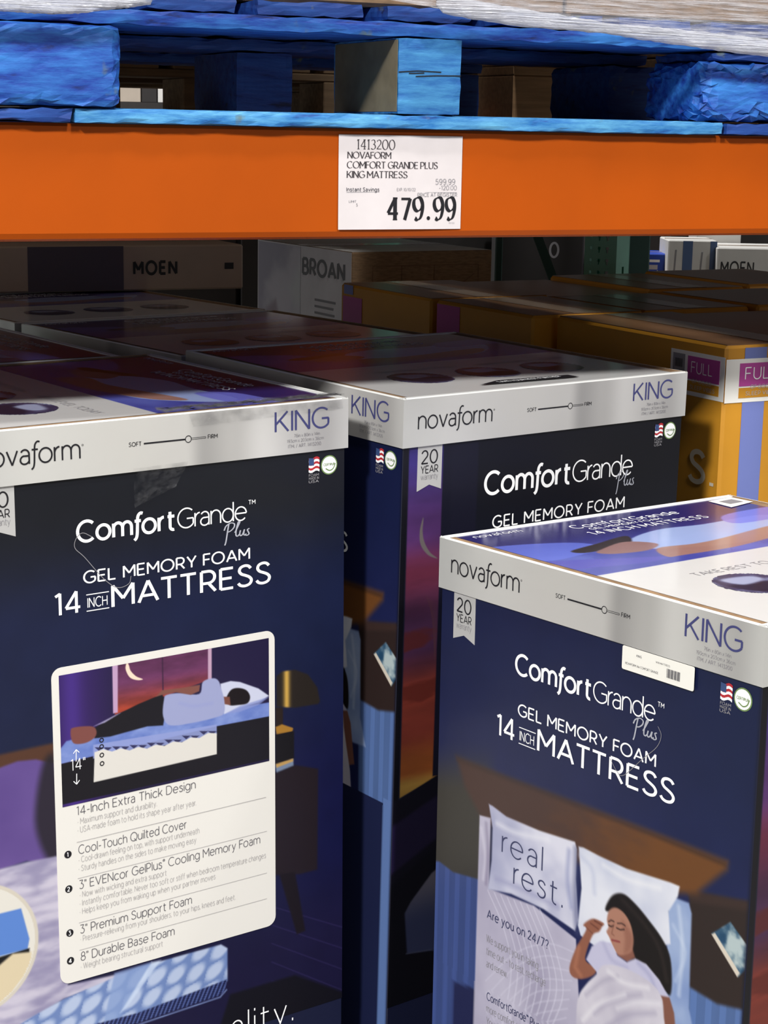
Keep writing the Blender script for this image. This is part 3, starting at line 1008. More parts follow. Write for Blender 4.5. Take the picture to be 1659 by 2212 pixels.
def P_A(cv):
    """bedroom behind the information panel"""
    q = lambda *p: pxuv('L', p)
    U, V = cv.U, cv.V
    base = mixc((22, 24, 31), (24, 31, 62), sstep(V, .09, .22))
    base = mixc(base, (19, 21, 62), sstep(V, .26, .5) * sstep(U, .3, .42))
    base = mixc(base, (26, 23, 56), sstep(V, .52, .66))
    cv.C[:] = base * (.94 + .12 * cv.noise(40, 40, 71))[..., None]
    # floor boards
    for k in range(7):
        cv.line(q((590, 1960 + 40 * k), (760, 2010 + 46 * k)), .0012, (52, 44, 92), .6)
    # rug
    cv.poly(q((500, 2150), (640, 2108), (760, 2150), (760, 2400), (420, 2400)), (18, 17, 26), .003)
    # headboard, pillow
    cv.poly(q((-120, 1640), (0, 1632), (120, 1606), (120, 1690), (-120, 1720)), (84, 54, 40), .003)
    cv.put(cv.mask(q((-130, 1700), (-20, 1668), (40, 1646), (80, 1642), (124, 1652), (130, 1870), (60, 1862), (0, 1882), (-130, 1900)), .002), mixc((74, 54, 120), (118, 94, 160), cv.noise(10, 10, 73)))
    cv.poly(q((96, 1650), (124, 1652), (130, 1868), (100, 1850), (78, 1770)), (36, 32, 40), .006, .9, True)
    # mattress top with wavy quilting
    mt = cv.mask(q((-160, 1935), (0, 1880), (60, 1864), (130, 1850), (150, 2130), (330, 2090), (140, 2160), (60, 2212), (-160, 2300)), .002)
    wv = .16 * (.5 + .5 * np.sin(V * 430 + 60 * U + 20 * cv.noise(12, 8, 77))) + .84 * cv.noise(26, 60, 78)
    cv.put(mt, mixc((150, 144, 176), (206, 200, 216), sstep(wv, .2, .8)))
    # quilted side of the mattress
    side = cv.mask(q((10, 2240), (60, 2205), (140, 2160), (300, 2092), (480, 2042), (494, 2050), (494, 2120), (470, 2152), (240, 2212), (100, 2260)), .0015)
    cu, cw = (U + .3 * V) * 38, (V + .25 * U) * 46
    cw = cw + .5 * (np.floor(cu) % 2)
    fu_, fw_ = cu - np.floor(cu) - .5, cw - np.floor(cw) - .5
    cell = 1 - np.sqrt(fu_ ** 2 + fw_ ** 2) * 1.5 + .25 * (-fu_ - fw_) + .25 * (cv.noise(60, 60, 79) - .5)
    cv.put(side, mixc((112, 136, 188), (184, 198, 226), sstep(cell, .15, .6)))
    cv.poly(q((250, 2104), (330, 2080), (262, 2200), (226, 2212)), (134, 158, 206), .002, .8)
    cv.poly(q((330, 2080), (350, 2076), (275, 2180), (262, 2190)), (206, 220, 242), .002, .8)
    band = cv.mask(q((60, 2290), (180, 2222), (300, 2190), (492, 2118), (490, 2140), (478, 2152), (300, 2212), (180, 2246), (80, 2320)), .0012)
    st = .5 + .5 * np.sin((U + .5 * V) * 1100)
    cv.put(band, mixc((30, 36, 76), (84, 100, 158), sstep(st, .55, .9)))
    cv.line(q((100, 2300), (300, 2216), (478, 2156), (492, 2140)), .0016, (130, 150, 200), .9)
    # round inset
    c0 = np.array(q((-58, 2060))[0])
    d = np.hypot(U - c0[0], V - c0[1])
    rr = .0755
    ci = 1 - sstep(d, rr - .001, rr + .001)
    cv.put(ci, (214, 206, 190))
    cv.put(1 - sstep(d, rr - .0045, rr - .0035), (228, 224, 214))
    inn = (d < rr - .005) * 1.0
    cv.put(cv.mask(q((-60, 1985), (0, 1976), (48, 1964), (66, 2030), (62, 2052), (0, 2068), (-60, 2080)), .001) * inn, (92, 134, 208))
    cv.put(cv.mask(q((-60, 2082), (0, 2070), (66, 2050), (66, 2068), (0, 2110), (-60, 2130)), .001) * inn, (20, 20, 22))
    cv.put(cv.mask(q((-20, 2105), (30, 2062), (70, 2058), (72, 2160), (0, 2190)), .002) * inn, (222, 206, 172))
    # lamp
    lampm = cv.mask(q((600, 1462), (612, 1452), (640, 1448), (668, 1458), (688, 1486), (694, 1516), (690, 1522), (640, 1530), (600, 1528)), .0016)
    g = np.exp(-((U - .388) / .0042) ** 2)
    cv.put(lampm, mixc((40, 34, 30), (206, 164, 78), g))
    cv.poly(q((598, 1530), (614, 1530), (614, 1572), (598, 1574)), (40, 30, 26), .001)
    cv.poly(q((598, 1572), (612, 1566), (636, 1574), (634, 1582), (600, 1588)), (168, 120, 46), .001)
    cv.poly(q((598, 1588), (638, 1580), (638, 1640), (598, 1652)), (22, 20, 24), .001)
    cv.poly(q((598, 1656), (636, 1640), (637, 1656), (600, 1672)), (118, 134, 160), .001)
    cv.poly(q((598, 1652), (636, 1640), (636, 1646), (600, 1660)), (190, 152, 90), .001)
    # nightstand
    cv.poly(q((596, 1672), (640, 1654), (690, 1662), (688, 1880), (650, 1890), (596, 1892)), (34, 26, 32), .002)
    cv.poly(q((606, 1890), (640, 1886), (662, 2012), (644, 2020)), (26, 20, 26), .002)
    cv.put(sstep(U, .4672, .4695), (54, 54, 120), .8)


def P_panel(cv):
    """sleeper picture in the information panel"""
    q = lambda *p: pxuv('L', p)
    U, V = cv.U, cv.V
    cv.C[:] = mixc((54, 34, 96), (34, 28, 62), sstep(U, .12, .19))
    cv.put(np.exp(-((U - .118) / .012) ** 2), (74, 48, 138), .8)
    win = cv.mask(q((246, 1400), (452, 1370), (452, 1470), (250, 1545)), .0012)
    n = cv.noise(30, 90, 81, 5)
    sky = mixc((104, 54, 92), (184, 72, 46), sstep(V, .285, .325))
    cv.put(win, sky * (.66 + .6 * n)[..., None])
    cv.line(q((352, 1395), (354, 1500)), .0016, (60, 34, 60), .9)
    cv.poly(q((244, 1432), (256, 1430), (256, 1540), (246, 1542)), (196, 160, 196), .0008)
    cv.poly(q((451, 1400), (459, 1398), (459, 1470), (451, 1470)), (196, 160, 186), .0008)
    cv.poly(crom(q((276, 1432), (273, 1446), (282, 1464), (298, 1470), (310, 1468), (296, 1462), (284, 1450), (280, 1438)), 5, True), (250, 224, 200), .0006)
    # bed edge
    cv.put(cv.mask(q((131, 1620), (145, 1602), (200, 1588), (330, 1560), (480, 1535), (584, 1518), (584, 1550), (470, 1570), (240, 1626), (131, 1652)), .001), mixc((84, 108, 186), (150, 168, 222), cv.noise(60, 90, 83)))
    # pillow
    cv.poly(q((478, 1478), (500, 1472), (520, 1474), (560, 1488), (583, 1504), (560, 1518), (520, 1530), (486, 1544), (480, 1520)), (206, 210, 232), .001)
    cv.poly(q((486, 1544), (520, 1526), (583, 1506), (560, 1524), (520, 1538)), (138, 150, 206), .0012, .8)
    # head
    cv.poly(q((490, 1512), (500, 1492), (516, 1487), (534, 1492), (542, 1506), (536, 1520), (514, 1524), (498, 1524)), (24, 18, 20), .001, 1, True)
    cv.poly(q((484, 1506), (498, 1506), (500, 1524), (486, 1522)), (120, 74, 62), .001)
    # trousers
    cv.poly(q((205, 1574), (240, 1552), (300, 1522), (352, 1500), (362, 1524), (354, 1568), (320, 1570), (240, 1592), (206, 1596)), (26, 24, 30), .001)
    # blanket glow behind legs
    cv.poly(q((204, 1570), (250, 1546), (262, 1541), (228, 1562)), (190, 184, 220), .001, .8)
    # shirt
    cv.poly(q((356, 1512), (362, 1502), (390, 1498), (432, 1500), (440, 1474), (462, 1466), (474, 1472), (480, 1490), (486, 1512), (486, 1540), (470, 1550), (420, 1562), (370, 1568), (354, 1548)), (160, 166, 206), .001, 1, True)
    cv.line(crom(q((390, 1520), (420, 1526), (460, 1520)), 5), .003, (150, 158, 208), .6, .002)
    # arm
    cv.poly(q((338, 1506), (352, 1492), (400, 1486), (434, 1480), (432, 1494), (414, 1502), (380, 1496), (352, 1502)), (130, 82, 72), .001)
    # feet
    cv.poly(q((154, 1580), (164, 1572), (200, 1570), (210, 1580), (206, 1594), (186, 1606), (160, 1606)), (128, 76, 70), .001, 1, True)
    # dark base and cut-away
    cv.poly(q((131, 1652), (240, 1626), (470, 1570), (584, 1548), (584, 1640), (133, 1740)), (24, 22, 28), .0008)
    cv.put(cv.mask(q((203, 1610), (470, 1566), (470, 1590), (203, 1640)), .0006), (148, 160, 214), .9)
    zig = []
    for k in range(15):
        x = 206 + 264 * k / 14
        zig.append((x, 1621 - (x - 206) * .155 - (6 if k % 2 else 0) + 10 * math.sin(math.pi * min(1, max(0, (x - 206) / 264)))))
    for k in range(len(zig) - 1):
        (xa, ya), (xb, yb) = zig[k], zig[k + 1]
        cv.poly(q((xa, min(ya, yb) + 1), (xb, min(ya, yb) + 1), ((xa + xb) / 2, min(ya, yb) + 9)), (44, 42, 80), .0005, .9)
    cv.poly(q(*([(204, 1691)] + [(x, y + 5) for x, y in zig] + [(470, 1630)])), (226, 222, 214), .0006)


def P_T(cv):
    """top of the box: half picture, half white. u along B, v into the box"""
    U, V = cv.U, cv.V
    cv.C[:] = (224, 223, 221)
    pic = (1 - sstep(U, .2335, .2355)) * sstep(V, .0, .002)
    n = cv.noise(14, 8, 91)
    bg = mixc((42, 36, 104), (70, 78, 170), sstep(U, .06, .17))
    bg = mixc(bg, (96, 108, 196), sstep(n, .45, .75) * sstep(U, .09, .15))
    cv.put(pic, bg)
    a = lambda *p: [(x, y) for (x, y) in p]
    pt = lambda *p: pxtop('R', p)
    msk = lambda pts, soft=.002, sm=True: cv.mask(crom(pts, 5, True) if sm else pts, soft) * pic
    cv.put(msk(pt((1005, 1190), (1100, 1176), (1240, 1170), (1300, 1180), (1240, 1200), (1180, 1210), (1060, 1215))), (104, 120, 222), .8)
    cv.put(msk(pt((1360, 1165), (1420, 1142), (1520, 1130), (1640, 1110), (1700, 1120), (1700, 1150), (1580, 1172), (1480, 1180), (1400, 1182))), (176, 196, 242), .9)
    cv.put(msk(pt((1560, 1112), (1660, 1092), (1750, 1082), (1750, 1100), (1600, 1128))), (120, 124, 226), .9)
    cv.put(msk(pt((1234, 1188), (1290, 1172), (1345, 1156), (1362, 1160), (1360, 1172), (1310, 1184), (1262, 1192))), (46, 34, 38))
    cv.put(msk(pt((1300, 1184), (1350, 1168), (1420, 1172), (1400, 1186), (1330, 1194), (1290, 1192))), (150, 112, 110))
    cv.put(msk(pt((1420, 1182), (1500, 1172), (1560, 1160), (1680, 1130), (1700, 1146), (1600, 1176), (1480, 1196), (1440, 1200))), (170, 124, 110), .95)
    cv.put(msk(pt((1100, 1225), (1200, 1210), (1330, 1204), (1440, 1200), (1400, 1212), (1260, 1226), (1150, 1236))), (88, 84, 186), .8)
    # white half: row of round vignettes
    for vv in (.245, .335, .425):
        pass


INNER = mat('plain_board', (196, 190, 182), .7)


def king_parts(rt, faces, detail=True, tape_front=None, lid=LID):
    """body, lid, top and the printed parts of one king mattress box"""
    b = MB()
    b.box(-BH, BH, -BH, BH, 0, HT - .004, .0015)
    share('body', lambda p: b.build('body', M_NAVY, p), rt)

    # lid band with raw board edge along two sides
    def mk_lid(p):
        m = MB()
        t = .004
        z0, z1 = HT - LID, HT
        V, F, U = [], [], []

        def quad(pts, us, mi):
            k = len(V)
            V.extend(pts)
            U.extend(us)
            F.append(((k, k + 1, k + 2, k + 3), mi))
        for key in 'BCAD':
            fc = FL[key]
            N = 12
            for i in range(N):
                u0, u1 = WB * i / N, WB * (i + 1) / N
                quad([fc.p(u0, LID), fc.p(u1, LID), fc.p(u1, .0014), fc.p(u0, .0014)], [u0 / WB, u1 / WB, u1 / WB, u0 / WB], 0)
            # rounded crest, outer liner
            quad([fc.p(0, .0014), fc.p(WB, .0014), fc.p(WB, 0, -.0014), fc.p(0, 0, -.0014)], [.2] * 4, 1)
            quad([fc.p(0, 0, -.0014), fc.p(WB, 0, -.0014), fc.p(WB, 0, -.0030), fc.p(0, 0, -.0030)], [.2] * 4, 1)
            # raw corrugated edge (recessed) or folded board
            kr = 2 if key in 'BA' else 1
            dz = .0016 if key in 'BA' else .0004
            wk = {'B': .0165, 'A': .0200}.get(key, .0088)
            quad([fc.p(0, 0, -.0030), fc.p(WB, 0, -.0030), fc.p(WB, dz, -.0034), fc.p(0, dz, -.0034)], [.2] * 4, kr)
            quad([fc.p(0, dz, -.0034), fc.p(WB, dz, -.0034), fc.p(WB, dz, -wk), fc.p(0, dz, -wk)], [.2] * 4, kr)
            quad([fc.p(0, dz, -wk), fc.p(WB, dz, -wk), fc.p(WB, .0012, -wk - .0002), fc.p(0, .0012, -wk - .0002)], [.2] * 4, kr)
            # underside
            quad([fc.p(0, LID), fc.p(0, LID, -.0035), fc.p(WB, LID, -.0035), fc.p(WB, LID)], [.2] * 4, 1)
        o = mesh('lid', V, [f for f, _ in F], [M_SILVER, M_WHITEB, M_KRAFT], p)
        o.data.polygons.foreach_set('material_index', [mi for _, mi in F])
        at = o.data.attributes.new('fu', 'FLOAT', 'POINT')
        at.data.foreach_set('value', U)
        return o
    share('lid', mk_lid, rt)

    def mk_top(p):
        cv = Canvas(.0075, .0150, WB - .0075, WB - .0185, .0016)
        P_T(cv)
        return cv.build(FTOP, 0, 'top_panel', M_INKTOP, p, 1.05)
    top = share('top_panel', mk_top, rt)

    def mk_toptext(p):
        pr = Print()
        # text reads into the box; "up" is towards -u
        def tt(s, v0, u, cap, **kw):
            V2, F2, w = text2d(s, **kw)
            k = len(pr.V)
            pr.B.append(len(pr.F))
            for qv in V2:
                pr.V.append(np.array((u - qv[1] * cap, v0 + qv[0] * cap)))
            pr.F.extend([tuple(i + k for i in f) for f in F2])
        tt('TAKE REST TO A', .10, .293, .012, weight=.09)
        tt('NEW LEVEL TODAY', .27, .293, .012, weight=.09)
        return pr.emit(FTOP, .0003, 'top_lettering', M_INKG, p)
    share('top_lettering', mk_toptext, rt)

    def mk_title(p):
        pr = Print()
        def tt(s, v0, u, cap, **kw):
            V2, F2, w = text2d(s, **kw)
            k = len(pr.V)
            pr.B.append(len(pr.F))
            for qv in V2:
                pr.V.append(np.array((u - qv[1] * cap, v0 + qv[0] * cap)))
            pr.F.extend([tuple(i + k for i in f) for f in F2])
        tt('novaform', .03, .028, .011, weight=.1)
        tt('ComfortGrande', .16, .050, .016, weight=.12)
        tt('GEL MEMORY FOAM', .172, .064, .0085, weight=.12)
        tt('14 INCH MATTRESS', .155, .086, .015, weight=.12)
        return pr.emit(FTOP, .0003, 'top_title', M_INKW, p)
    share('top_title', mk_title, rt)
    for i, vv in enumerate((.125, .235, .345)):
        def mk_c(p, vv=vv, i=i):
            cv = Canvas(.300, vv - .045, .392, vv + .045, .0022)
            U, V = cv.U, cv.V
            n = cv.noise(40, 40, 100 + i)
            cv.C[:] = mixc((150, 156, 196), (66, 62, 96), sstep(n, .35, .6))
            cv.poly([(.34, vv - .03), (.375, vv - .02), (.38, vv + .02), (.352, vv + .034)], (40, 36, 58), .004, 1, True)
            cv.poly([(.318, vv - .02), (.345, vv - .015), (.34, vv + .02), (.322, vv + .018)], (176, 182, 214), .004, 1, True)
            o = cv.build(FTOP, .0004, 'round_picture', M_INKTOP, p)
            # keep the disc only
            import bmesh
            bm = bmesh.new()
            bm.from_mesh(o.data)
            c = FTOP.p(.346, vv)
            kill = [v for v in bm.verts if (v.co.x - c[0]) ** 2 + (v.co.y - c[1]) ** 2 > .043 ** 2]
            bmesh.ops.delete(bm, geom=kill, context='VERTS')
            bm.to_mesh(o.data)
            bm.free()
            return o
        share('round_picture%d' % i, mk_c, rt)
    if not detail:
        return
    for key in faces:
        fb, fl_ = FB[key], FL[key]
        # painted picture
        if key == 'B':
            def mk(p):
                cv = Canvas(.0035, LID - .004, WB - .0035, .50, .00115)
                P_B(cv)
                return cv.build(FB['B'], .0003, 'picture', M_INK, p, INKG)
            share('picB', mk, rt)

            def mk(p):
                cv = Canvas(.0035, .50, WB - .0035, HT, .004)
                P_B(cv)
                return cv.build(FB['B'], .0003, 'lower_picture', M_INK, p, INKG)
            share('picB2', mk, rt)
        elif key == 'C':
            def mk(p):
                cv = Canvas(.0035, LID - .004, .13, .76, .00115)
                P_C(cv)
                return cv.build(FB['C'], .0003, 'picture', M_INK, p, INKG)
            share('picC', mk, rt)

            def mk(p):
                cv = Canvas(.13, LID - .004, WB - .0035, .76, .004)
                P_C(cv)
                return cv.build(FB['C'], .0003, 'side_picture', M_INK, p, INKG)
            share('picC2', mk, rt)
        elif key == 'A':
            def mk(p):
                cv = Canvas(.0035, LID - .004, WB - .0035, .74, .0012)
                P_A(cv)
                return cv.build(FB['A'], .0003, 'picture', M_INK, p, INKG)
            share('picA', mk, rt)
        # lid lettering

        def mk(p, fl_=fl_):
            pr = Print()
            pr.text('novaſorm', .0222, .0372, .0208, .1360, weight=.085, track=.055)
            pr.ring(.1375, .0235, .0009, .0004, 10)
            pr.text('SOFT', .191, .0305, .0042, weight=.14, track=.12)
            pr.B.append(len(pr.F))
            pr.line([(.2085, .0288), (.2585, .0288)], .0017)
            pr.ring(.2622, .0288, .0036, .0008)
            pr.line([(.2662, .0280), (.2835, .0280), (.2835, .0296), (.2662, .0296)], .0004)
            pr.text('FIRM', .2865, .0305, .0042, weight=.14, track=.12)
            return pr.emit(fl_, .0003, 'brand_lettering', M_INKK, p)
        share('brand' + key, mk, rt)

        def mk(p, fl_=fl_):
            pr = Print()
            pr.text('KING', .3725, .0312, .0222, .4452, weight=.10, track=.08)
            return pr.emit(fl_, .0003, 'size_lettering', M_INKV, p)
        share('size' + key, mk, rt)

        def mk(p, fl_=fl_):
            pr = Print()
            pr.ctext('76in x 80in x 14in', .414, .0392, .0034, weight=.12, track=.1)
            pr.ctext('193cm x 203cm x 36cm', .412, .0448, .0034, weight=.12, track=.1)
            pr.ctext('ITM. / ART. 1413200', .411, .0508, .0036, weight=.14, track=.1)
            return pr.emit(fl_, .0003, 'dimension_lettering', M_INKG, p)
        share('dims' + key, mk, rt)
        # warranty ribbon

        def mk(p, fb=fb):
            m = MB()
            out = [(.0248, .056), (.0248, .1115), (.0431, .1048), (.0613, .1115), (.0613, .056)]
            k = .0007
            vv = [fb.p(u, v, k) for u, v in out] + [fb.p(u, v, .0002) for u, v in out]
            m.add(vv, [(0, 1, 2), (0, 2, 4), (2, 3, 4)] + [(i, i + 5, (i + 1) % 5 + 5, (i + 1) % 5) for i in range(5)])
            return m.build('warranty_ribbon', M_SILVERR, p)
        rb = share('ribbon' + key, mk, rt)

        def mk(p, fb=fb):
            pr = Print()
            pr.text('20', .0305, .0792, .0152, .0558, weight=.11, track=.1)
            pr.text('YEAR', .0300, .0905, .0085, .0562, weight=.12, track=.08)
            return pr.emit(fb, .0009, 'lettering', M_INKK, p)
        share('ribt' + key, mk, rb)

        def mk(p, fb=fb):
            pr = Print()
            pr.text('warranty', .0300, .0982, .0068, .0562, weight=.08, track=.08)
            return pr.emit(fb, .0009, 'lettering', M_INKG, p)
        share('ribw' + key, mk, rb)
        # flag and round seal

        def mk(p, fb=fb):
            m = MB()
            k = len(m.v)
            u0, v0 = .4178, .0655
            for i in range(6):
                pts = []
                for j in range(7):
                    w_ = .0012 * math.sin(j * 1.1)
                    pts.append((u0 + .0145 * j / 6, v0 + .0162 * i / 6 + w_))
                for j in range(6, -1, -1):
                    w_ = .0012 * math.sin(j * 1.1)
                    pts.append((u0 + .0145 * j / 6, v0 + .0162 * (i + 1) / 6 + w_))
                m.add([fb.p(a_, b_, .0007) for a_, b_ in pts], [tuple(range(len(pts)))[::-1]], 0 if i % 2 else 1)
            m.add([fb.p(u0, v0, .0009), fb.p(u0, v0 + .0085, .0009), fb.p(u0 + .007, v0 + .009, .0009), fb.p(u0 + .007, v0 + .0008, .0009)], [(0, 1, 2, 3)], 2)
            o = mesh('flag_badge', m.v, m.f, [M_INKW, M_INKR, M_INKB], p)
            o.data.polygons.foreach_set('material_index', m.mi)
            return o
        fg = share('flag' + key, mk, rt)

        def mk(p, fb=fb):
            pr = Print()
            pr.text('FOAM', .4182, .0868, .0028, .4318, weight=.16, track=.1)
            pr.text('MADE IN', .4182, .0905, .0028, .4318, weight=.16, track=.1)
            pr.text('USA', .4182, .0942, .0028, .4318, weight=.16, track=.1)
            return pr.emit(fb, .0007, 'lettering', M_INKG, p)
        share('flagt' + key, mk, fg)

        def mk(p, fb=fb):
            pr = Print()
            pr.disc(.4455, .0758, .0112)
            return pr.emit(fb, .0006, 'round_seal', M_GREEN, p)
        sl = share('seal' + key, mk, rt)

        def mk(p, fb=fb):
            pr = Print()
            pr.disc(.4455, .0758, .0098)
            return pr.emit(fb, .0008, 'seal_centre', M_INKW, p)
        share('sealc' + key, mk, sl)

        def mk(p, fb=fb):
            pr = Print()
            pr.text('CERTIPUR', .4380, .0764, .0026, .4530, weight=.18, track=.08)
            pr.line(crom([(.4405, .0795), (.446, .0822), (.451, .080), (.4535, .0745)], 5), .0012)
            return pr.emit(fb, .001, 'seal_lettering', M_GREEN, p)
        share('sealt' + key, mk, sl)
        # title block

        def mk(p, fb=fb, key=key):
            pr = Print()
            if key == 'C':
                pr.text('ComſortGrande', .1305, .1263, .0262, .3815, weight=.072, track=.03, bold=7, bweight=.155)
                pr.text('GEL MEMORY FOAM', .1450, .1690, .0140, .3705, weight=.13, track=.14, space=.4)
                pr.text('14', .110, .206, .026, .152, weight=.12)
                pr.text('MATTRESS', .192, .206, .026, .40, weight=.13)
            else:
                pr.text('ComſortGrande', .1305, .1263, .0212, .3370, weight=.072, track=.03, bold=7, bweight=.155)
                pr.text('™', .3385, .1263, .0212, weight=.03)
                pr.text('GEL MEMORY FOAM', .1365, .1715, .0124, .3410, weight=.135, track=.10, space=.4)
                pr.text('14', .1030, .2020, .0232, .1345, weight=.125, track=.06)
                pr.text('INCH', .1400, .1985, .0102, .1635, weight=.11, track=.1)
                pr.line([(.1385, .1845), (.1650, .1845)], .0010)
                pr.line([(.1385, .2022), (.1650, .2022)], .0010)
                pr.text('MATTRESS', .1695, .2020, .0232, .3690, weight=.13, track=.10)
            return pr.emit(fb, .0006, 'title_lettering', M_INKW, p)
        share('title' + key, mk, rt)

        def mk(p, fb=fb, key=key):
            pr = Print()
            if key == 'C':
                pr.text('~', .3525, .1450, .0235, .3830, weight=.05)
            else:
                pr.text('~', .3075, .1480, .0200, .3385, weight=.055)
            return pr.emit(fb, .0007, 'script_lettering', M_INKS, p)
        share('script' + key, mk, rt)
        if key == 'B':
            def mk(p):
                pr = Print()
                a = pxuv('R', [(1081, 1841), (1170, 1880), (1106, 1910), (1214, 1963)])
                pr.text('real', a[0][0], a[0][1], .0262, a[1][0], weight=.06, track=.2)
                pr.text('rest.', a[2][0], a[2][1], .0262, a[3][0], weight=.065, track=.2)
                return pr.emit(FB['B'], .0007, 'slogan_lettering', M_SLATE, p)
            share('slogan', mk, rt)

            def mk(p):
                pr = Print()
                a = pxuv('R', [(1049, 1983), (1182, 2044)])
                pr.text('Are you on 24/7?', a[0][0], a[0][1], .0098, a[1][0], weight=.12, track=.14)
                a = pxuv('R', [(1048, 2160), (1048, 2180)])
                pr.text('ComfortGrande™ Plus', a[0][0], a[0][1], .0088, a[0][0] + .088, weight=.12, track=.1)
                return pr.emit(FB['B'], .0007, 'question_lettering', M_SLATE, p)
            share('question', mk, rt)

            def mk(p):
                pr = Print()
                for s_, y_, w_ in (('We support you in taking', 2035, .086), ('time out – to rest, recharge', 2062, .098), ('and renew.', 2089, .036), ('more comfort and support.', 2186, .092), ('Your best sleep is here.', 2213, .086)):
                    a = pxuv('R', [(1047, y_)])
                    pr.text(s_, a[0][0], a[0][1], .0088, a[0][0] + w_, weight=.08, track=.12)
                return pr.emit(FB['B'], .0007, 'body_lettering', M_INKG, p)
            share('bodytext', mk, rt)
        if key == 'A':
            def mk(p):
                m = MB()
                pts = rounded(.0957, .2588, .3715, .6185, .0115)
                n_ = len(pts)
                vv = [FB['A'].p(u, v, .0009) for u, v in pts] + [FB['A'].p(u, v, .0003) for u, v in pts]
                m.add(vv, [tuple(range(n_))] + [(i, (i + 1) % n_, (i + 1) % n_ + n_, i + n_) for i in range(n_)])
                return m.build('information_panel', M_PANEL, p)
            pn = share('panel', mk, rt)

            def mk(p):
                cv = Canvas(.1040, .2672, .3635, .4140, .0008)
                P_panel(cv)
                return cv.build(FB['A'], .0012, 'panel_picture', M_INK, p, INKG)
            share('panelpic', mk, pn)

            def mk(p):
                pr = Print()
                a = pxuv('L', [(157, 1664), (185, 1658)])
                pr.text('14"', a[0][0] - .001, a[0][1] + .001, .0125, a[1][0] + .001, weight=.08, track=.14)
                for (x0, y0, y1, s_) in ((166, 1646, 1620, 1), (167, 1672, 1695, -1)):
                    b0, b1 = pxuv('L', [(x0, y0), (x0, y1)])
                    pr.line([b0, b1], .0009)
                    pr.line([(b1[0] - .0035, b1[1] + s_ * .004), b1], .0009)
                    pr.line([(b1[0] + .0035, b1[1] + s_ * .004), b1], .0009)
                return pr.emit(FB['A'], .0014, 'height_lettering', M_INKW, p)
            share('panelh', mk, pn)
            z = lambda x, y: pxuv('L', [(x / 2.183, 1340 + y / 2.183)])[0]

            def mk(p):
                pr = Print()
                for s_, a_, b_ in (('14-Inch Extra Thick Design', (366, 922), (928, 815)), ('Cool-Touch Quilted Cover', (375, 1105), (885, 985)),
                                   ('3" EVENcor GelPlus® Cooling Memory Foam', (378, 1270), (1232, 1065)), ('3" Premium Support Foam', (382, 1480), (910, 1345)),
                                   ('8" Durable Base Foam', (386, 1608), (828, 1490))):
                    a, b2 = z(*a_), z(*b_)
                    pr.text(s_, a[0], a[1], .0098, b2[0], weight=.08, track=.11, space=.36)
                return pr.emit(FB['A'], .0012, 'heading_lettering', M_INKD, p)
            share('panelt', mk, pn)

            def mk(p):
                pr = Print()
                for s_, a_, b_ in (('• Maximum support and durability.', (370, 965), (745, 880)), ('• USA-made foam to hold its shape year after year.', (370, 1005), (930, 880)),
                                   ('• Cool-drawn feeling on top, with support underneath', (375, 1145), (945, 1005)), ('• Sturdy handles on the sides to make moving easy', (375, 1187), (930, 1050)),
                                   ('• Now with wicking and extra support', (380, 1310), (790, 1205)), ('• Instantly comfortable. Never too soft or stiff when bedroom temperature changes', (380, 1350), (1258, 1120)),
                                   ('• Helps keep you from waking up when your partner moves', (380, 1390), (1020, 1220)), ('• Pressure-relieving from your shoulders, to your hips, knees and feet.', (383, 1518), (1115, 1315)),
                                   ('• Weight bearing structural support', (385, 1648), (772, 1540))):
                    a, b2 = z(*a_), z(*b_)
                    pr.text(s_, a[0], a[1], .0066, b2[0], weight=.09, track=.14, space=.34)
                for a_, b_ in (((365, 1045), (1258, 840)), ((370, 1217), (1262, 1000)), ((375, 1425), (1262, 1198)), ((378, 1553), (1262, 1320))):
                    a, b2 = z(*a_), z(*b_)
                    vm = (a[1] + b2[1]) / 2
                    pr.line([(a[0], vm), (b2[0], vm)], .0006)
                return pr.emit(FB['A'], .0012, 'fine_print', M_INKGL, p)
            share('panelf', mk, pn)
            for i, (x_, y_) in enumerate(((324, 1107), (328, 1270), (333, 1477), (336, 1608))):
                def mk(p, x_=x_, y_=y_):
                    a = z(x_, y_)
                    pr = Print()
                    pr.disc(a[0], a[1], .0043, 20)
                    return pr.emit(FB['A'], .0012, 'number_dot', M_INKK, p)
                share('pdot%d' % i, mk, pn)
            def mk(p):
                pr = Print()
                for i, (x_, y_) in enumerate(((324, 1107), (328, 1270), (333, 1477), (336, 1608))):
                    a = z(x_, y_)
                    pr.ctext(str(i + 1), a[0], a[1] + .0024, .0048, weight=.16)
                return pr.emit(FB['A'], .0014, 'number_lettering', M_INKW, p)
            share('pnum', mk, pn)

            def mk(p):
                pr = Print()
                for (x_, y_) in ((482, 567), (482, 597), (483, 637), (484, 677)):
                    a = z(x_, y_)
                    pr.ring(a[0], a[1], .0022, .0011, 14)
                return pr.emit(FB['A'], .0015, 'layer_marks', M_INKK, p)
            share('pmark', mk, pn)

            def mk(p):
                pr = Print()
                b0 = pxuv('L', [(640, 2203)])[0]
                V2, F2, w = text2d('quality.', weight=.06, track=.2)
                cap = .031
                k = len(pr.V)
                pr.text('quality.', b0[0] - w * cap, b0[1], cap, weight=.055, track=.2)
                return pr.emit(FB['A'], .0007, 'slogan_lettering', M_INKW, p)
            share('quality', mk, rt)


SHARED = {}


def share(key, fn, parent):
    """build a part once, afterwards copy it with the same mesh data"""
    if key not in SHARED:
        q = fn(parent)
        SHARED[key] = q if isinstance(q, list) else [q]
        return SHARED[key][0]
    out = []
    for s in SHARED[key]:
        o = s.copy()
        COL.objects.link(o)
        o.parent = parent
        o.matrix_parent_inverse = Matrix()
        out.append(o)
    return out[0]


